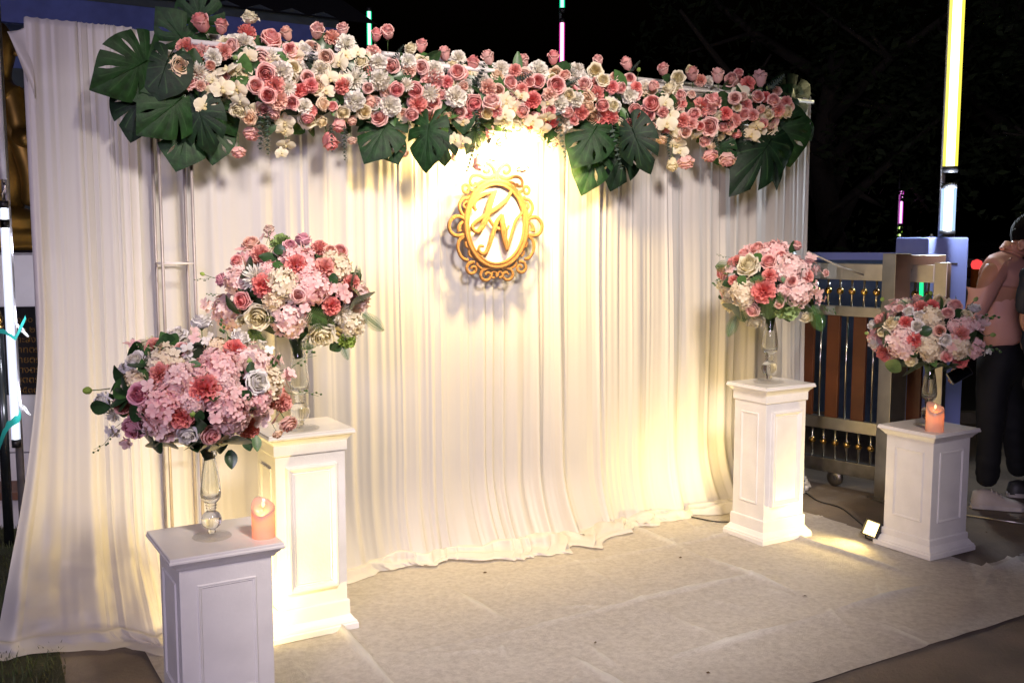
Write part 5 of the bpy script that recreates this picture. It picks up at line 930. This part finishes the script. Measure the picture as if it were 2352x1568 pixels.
er = a1(2356, 563, -.085) - Vector(p1.location); q = MB(); q.lathe([(0, -.010), (.022, -.008), (.026, .002), (.018, .006), (.010, .002), (0, .0)], 12); o = q.obj('ear', skin_c, p1); o.location = er; o.rotation_euler = (R(80), R(10), R(-20)); o.scale = (.8, 1.25, 1)
q = MB(); q.lathe([(0, -.014), (.012, -.006), (.010, .012), (0, .02)], 8, 0, a1(2418, 560) - Vector(p1.location) ); q.obj('nose', skin_c, p1)
ph = a1(2214, 858, -.16); phn = thing('phone', 'dark glossy phone held in the hand of the bending person', 'phone', ph, 0); q = MB(); q.box((0, 0, 0), (.075, .005, .036)); o = q.obj('case', mat('phone_silver', (.65, .66, .68), .2, .8), phn, False, None, .003); q = MB(); q.box((0, -.0055, 0), (.069, .001, .032)); o2_ = q.obj('screen', mat('phone_glass', (.01, .012, .02), .05), phn, False); phn.rotation_euler = (R(-25), R(-22), R(20))
D2 = 5.1; a2 = lambda x, y, o=0.: at(x, y, D2 + o); p2 = thing('person', 'person in a dark navy tee standing at the edge with elbow bent', 'person', (a2(2400, 800).x, D2, 0)); p2['group'] = 'guests'; p1['group'] = 'guests'
V = [a2(2412, 830), a2(2412, 740), a2(2412, 650), a2(2414, 600), a2(2416, 560), a2(2418, 520), a2(2418, 490), a2(2374, 636), a2(2356, 742), a2(2396, 790, -.18), a2(2452, 636), a2(2468, 742), a2(2440, 790, -.16)]; Ed = [(0, 1), (1, 2), (2, 3), (3, 4), (4, 5), (5, 6), (2, 7), (7, 8), (8, 9), (2, 10), (10, 11), (11, 12)]; Rd = [.12, .115, .12, .06, .052, .08, .08, .05, .036, .028, .05, .036, .028]
hand(V, Ed, Rd, V[9], (.8, -.4, .1), (0, 0, 1), (.2, .9, 0), 9); skin_mesh('body', V, Ed, Rd, skin_c, p2)
skin_mesh('shirt', [a2(2412, 850), a2(2412, 780), a2(2412, 690), a2(2413, 630), a2(2415, 606), a2(2374, 638), a2(2364, 690), a2(2357, 728), a2(2452, 638), a2(2462, 690), a2(2467, 728)], [(0, 1), (1, 2), (2, 3), (3, 4), (3, 5), (5, 6), (6, 7), (3, 8), (8, 9), (9, 10)], [.135, .138, .14, .115, .07, .08, .07, .066, .08, .07, .066], cloth('navy_tee', (.012, .016, .03), .05, 0, .3, 40), p2, 3, 0, .004)
skin_mesh('trousers', [a2(2412, 830), a2(2412, 870), a2(2396, 920), a2(2392, 1060), a2(2390, 1200), a2(2430, 920), a2(2434, 1060), a2(2436, 1200)], [(0, 1), (1, 2), (2, 3), (3, 4), (1, 5), (5, 6), (6, 7)], [.125, .13, .09, .07, .06, .09, .07, .06], denim, p2)
for x_ in (2390, 2436): f_ = a2(x_, 1200); shoe(p2, (f_.x, f_.y + .05, .004), (f_.x - .02, f_.y - .20, .004), .08)
hc = a2(2418, 505) - Vector(p2.location); q = MB(); P = []
for i in range(9):
    th = math.pi * .6 * i / 8; P.append([tuple(hc + Vector((.10 * math.sin(th) * math.cos(f), .02 + .105 * math.sin(th) * math.sin(f), .03 + .115 * math.cos(th)))) for f in np.linspace(0, 6.283, 21)])
q.grid(P); q.obj('hair', hair, p2)
for o in (-.03, .03): q = MB(); q.lathe([(0, -.008), (.010, 0), (0, .008)], 8, 0, hc + Vector((o, -.085, -.005))); q.obj('eye', hair, p2)
q = MB(); q.lathe([(0, -.018), (.014, -.008), (.008, .014), (0, .02)], 8, 0, hc + Vector((0, -.095, -.03))); q.obj('nose', skin_c, p2)
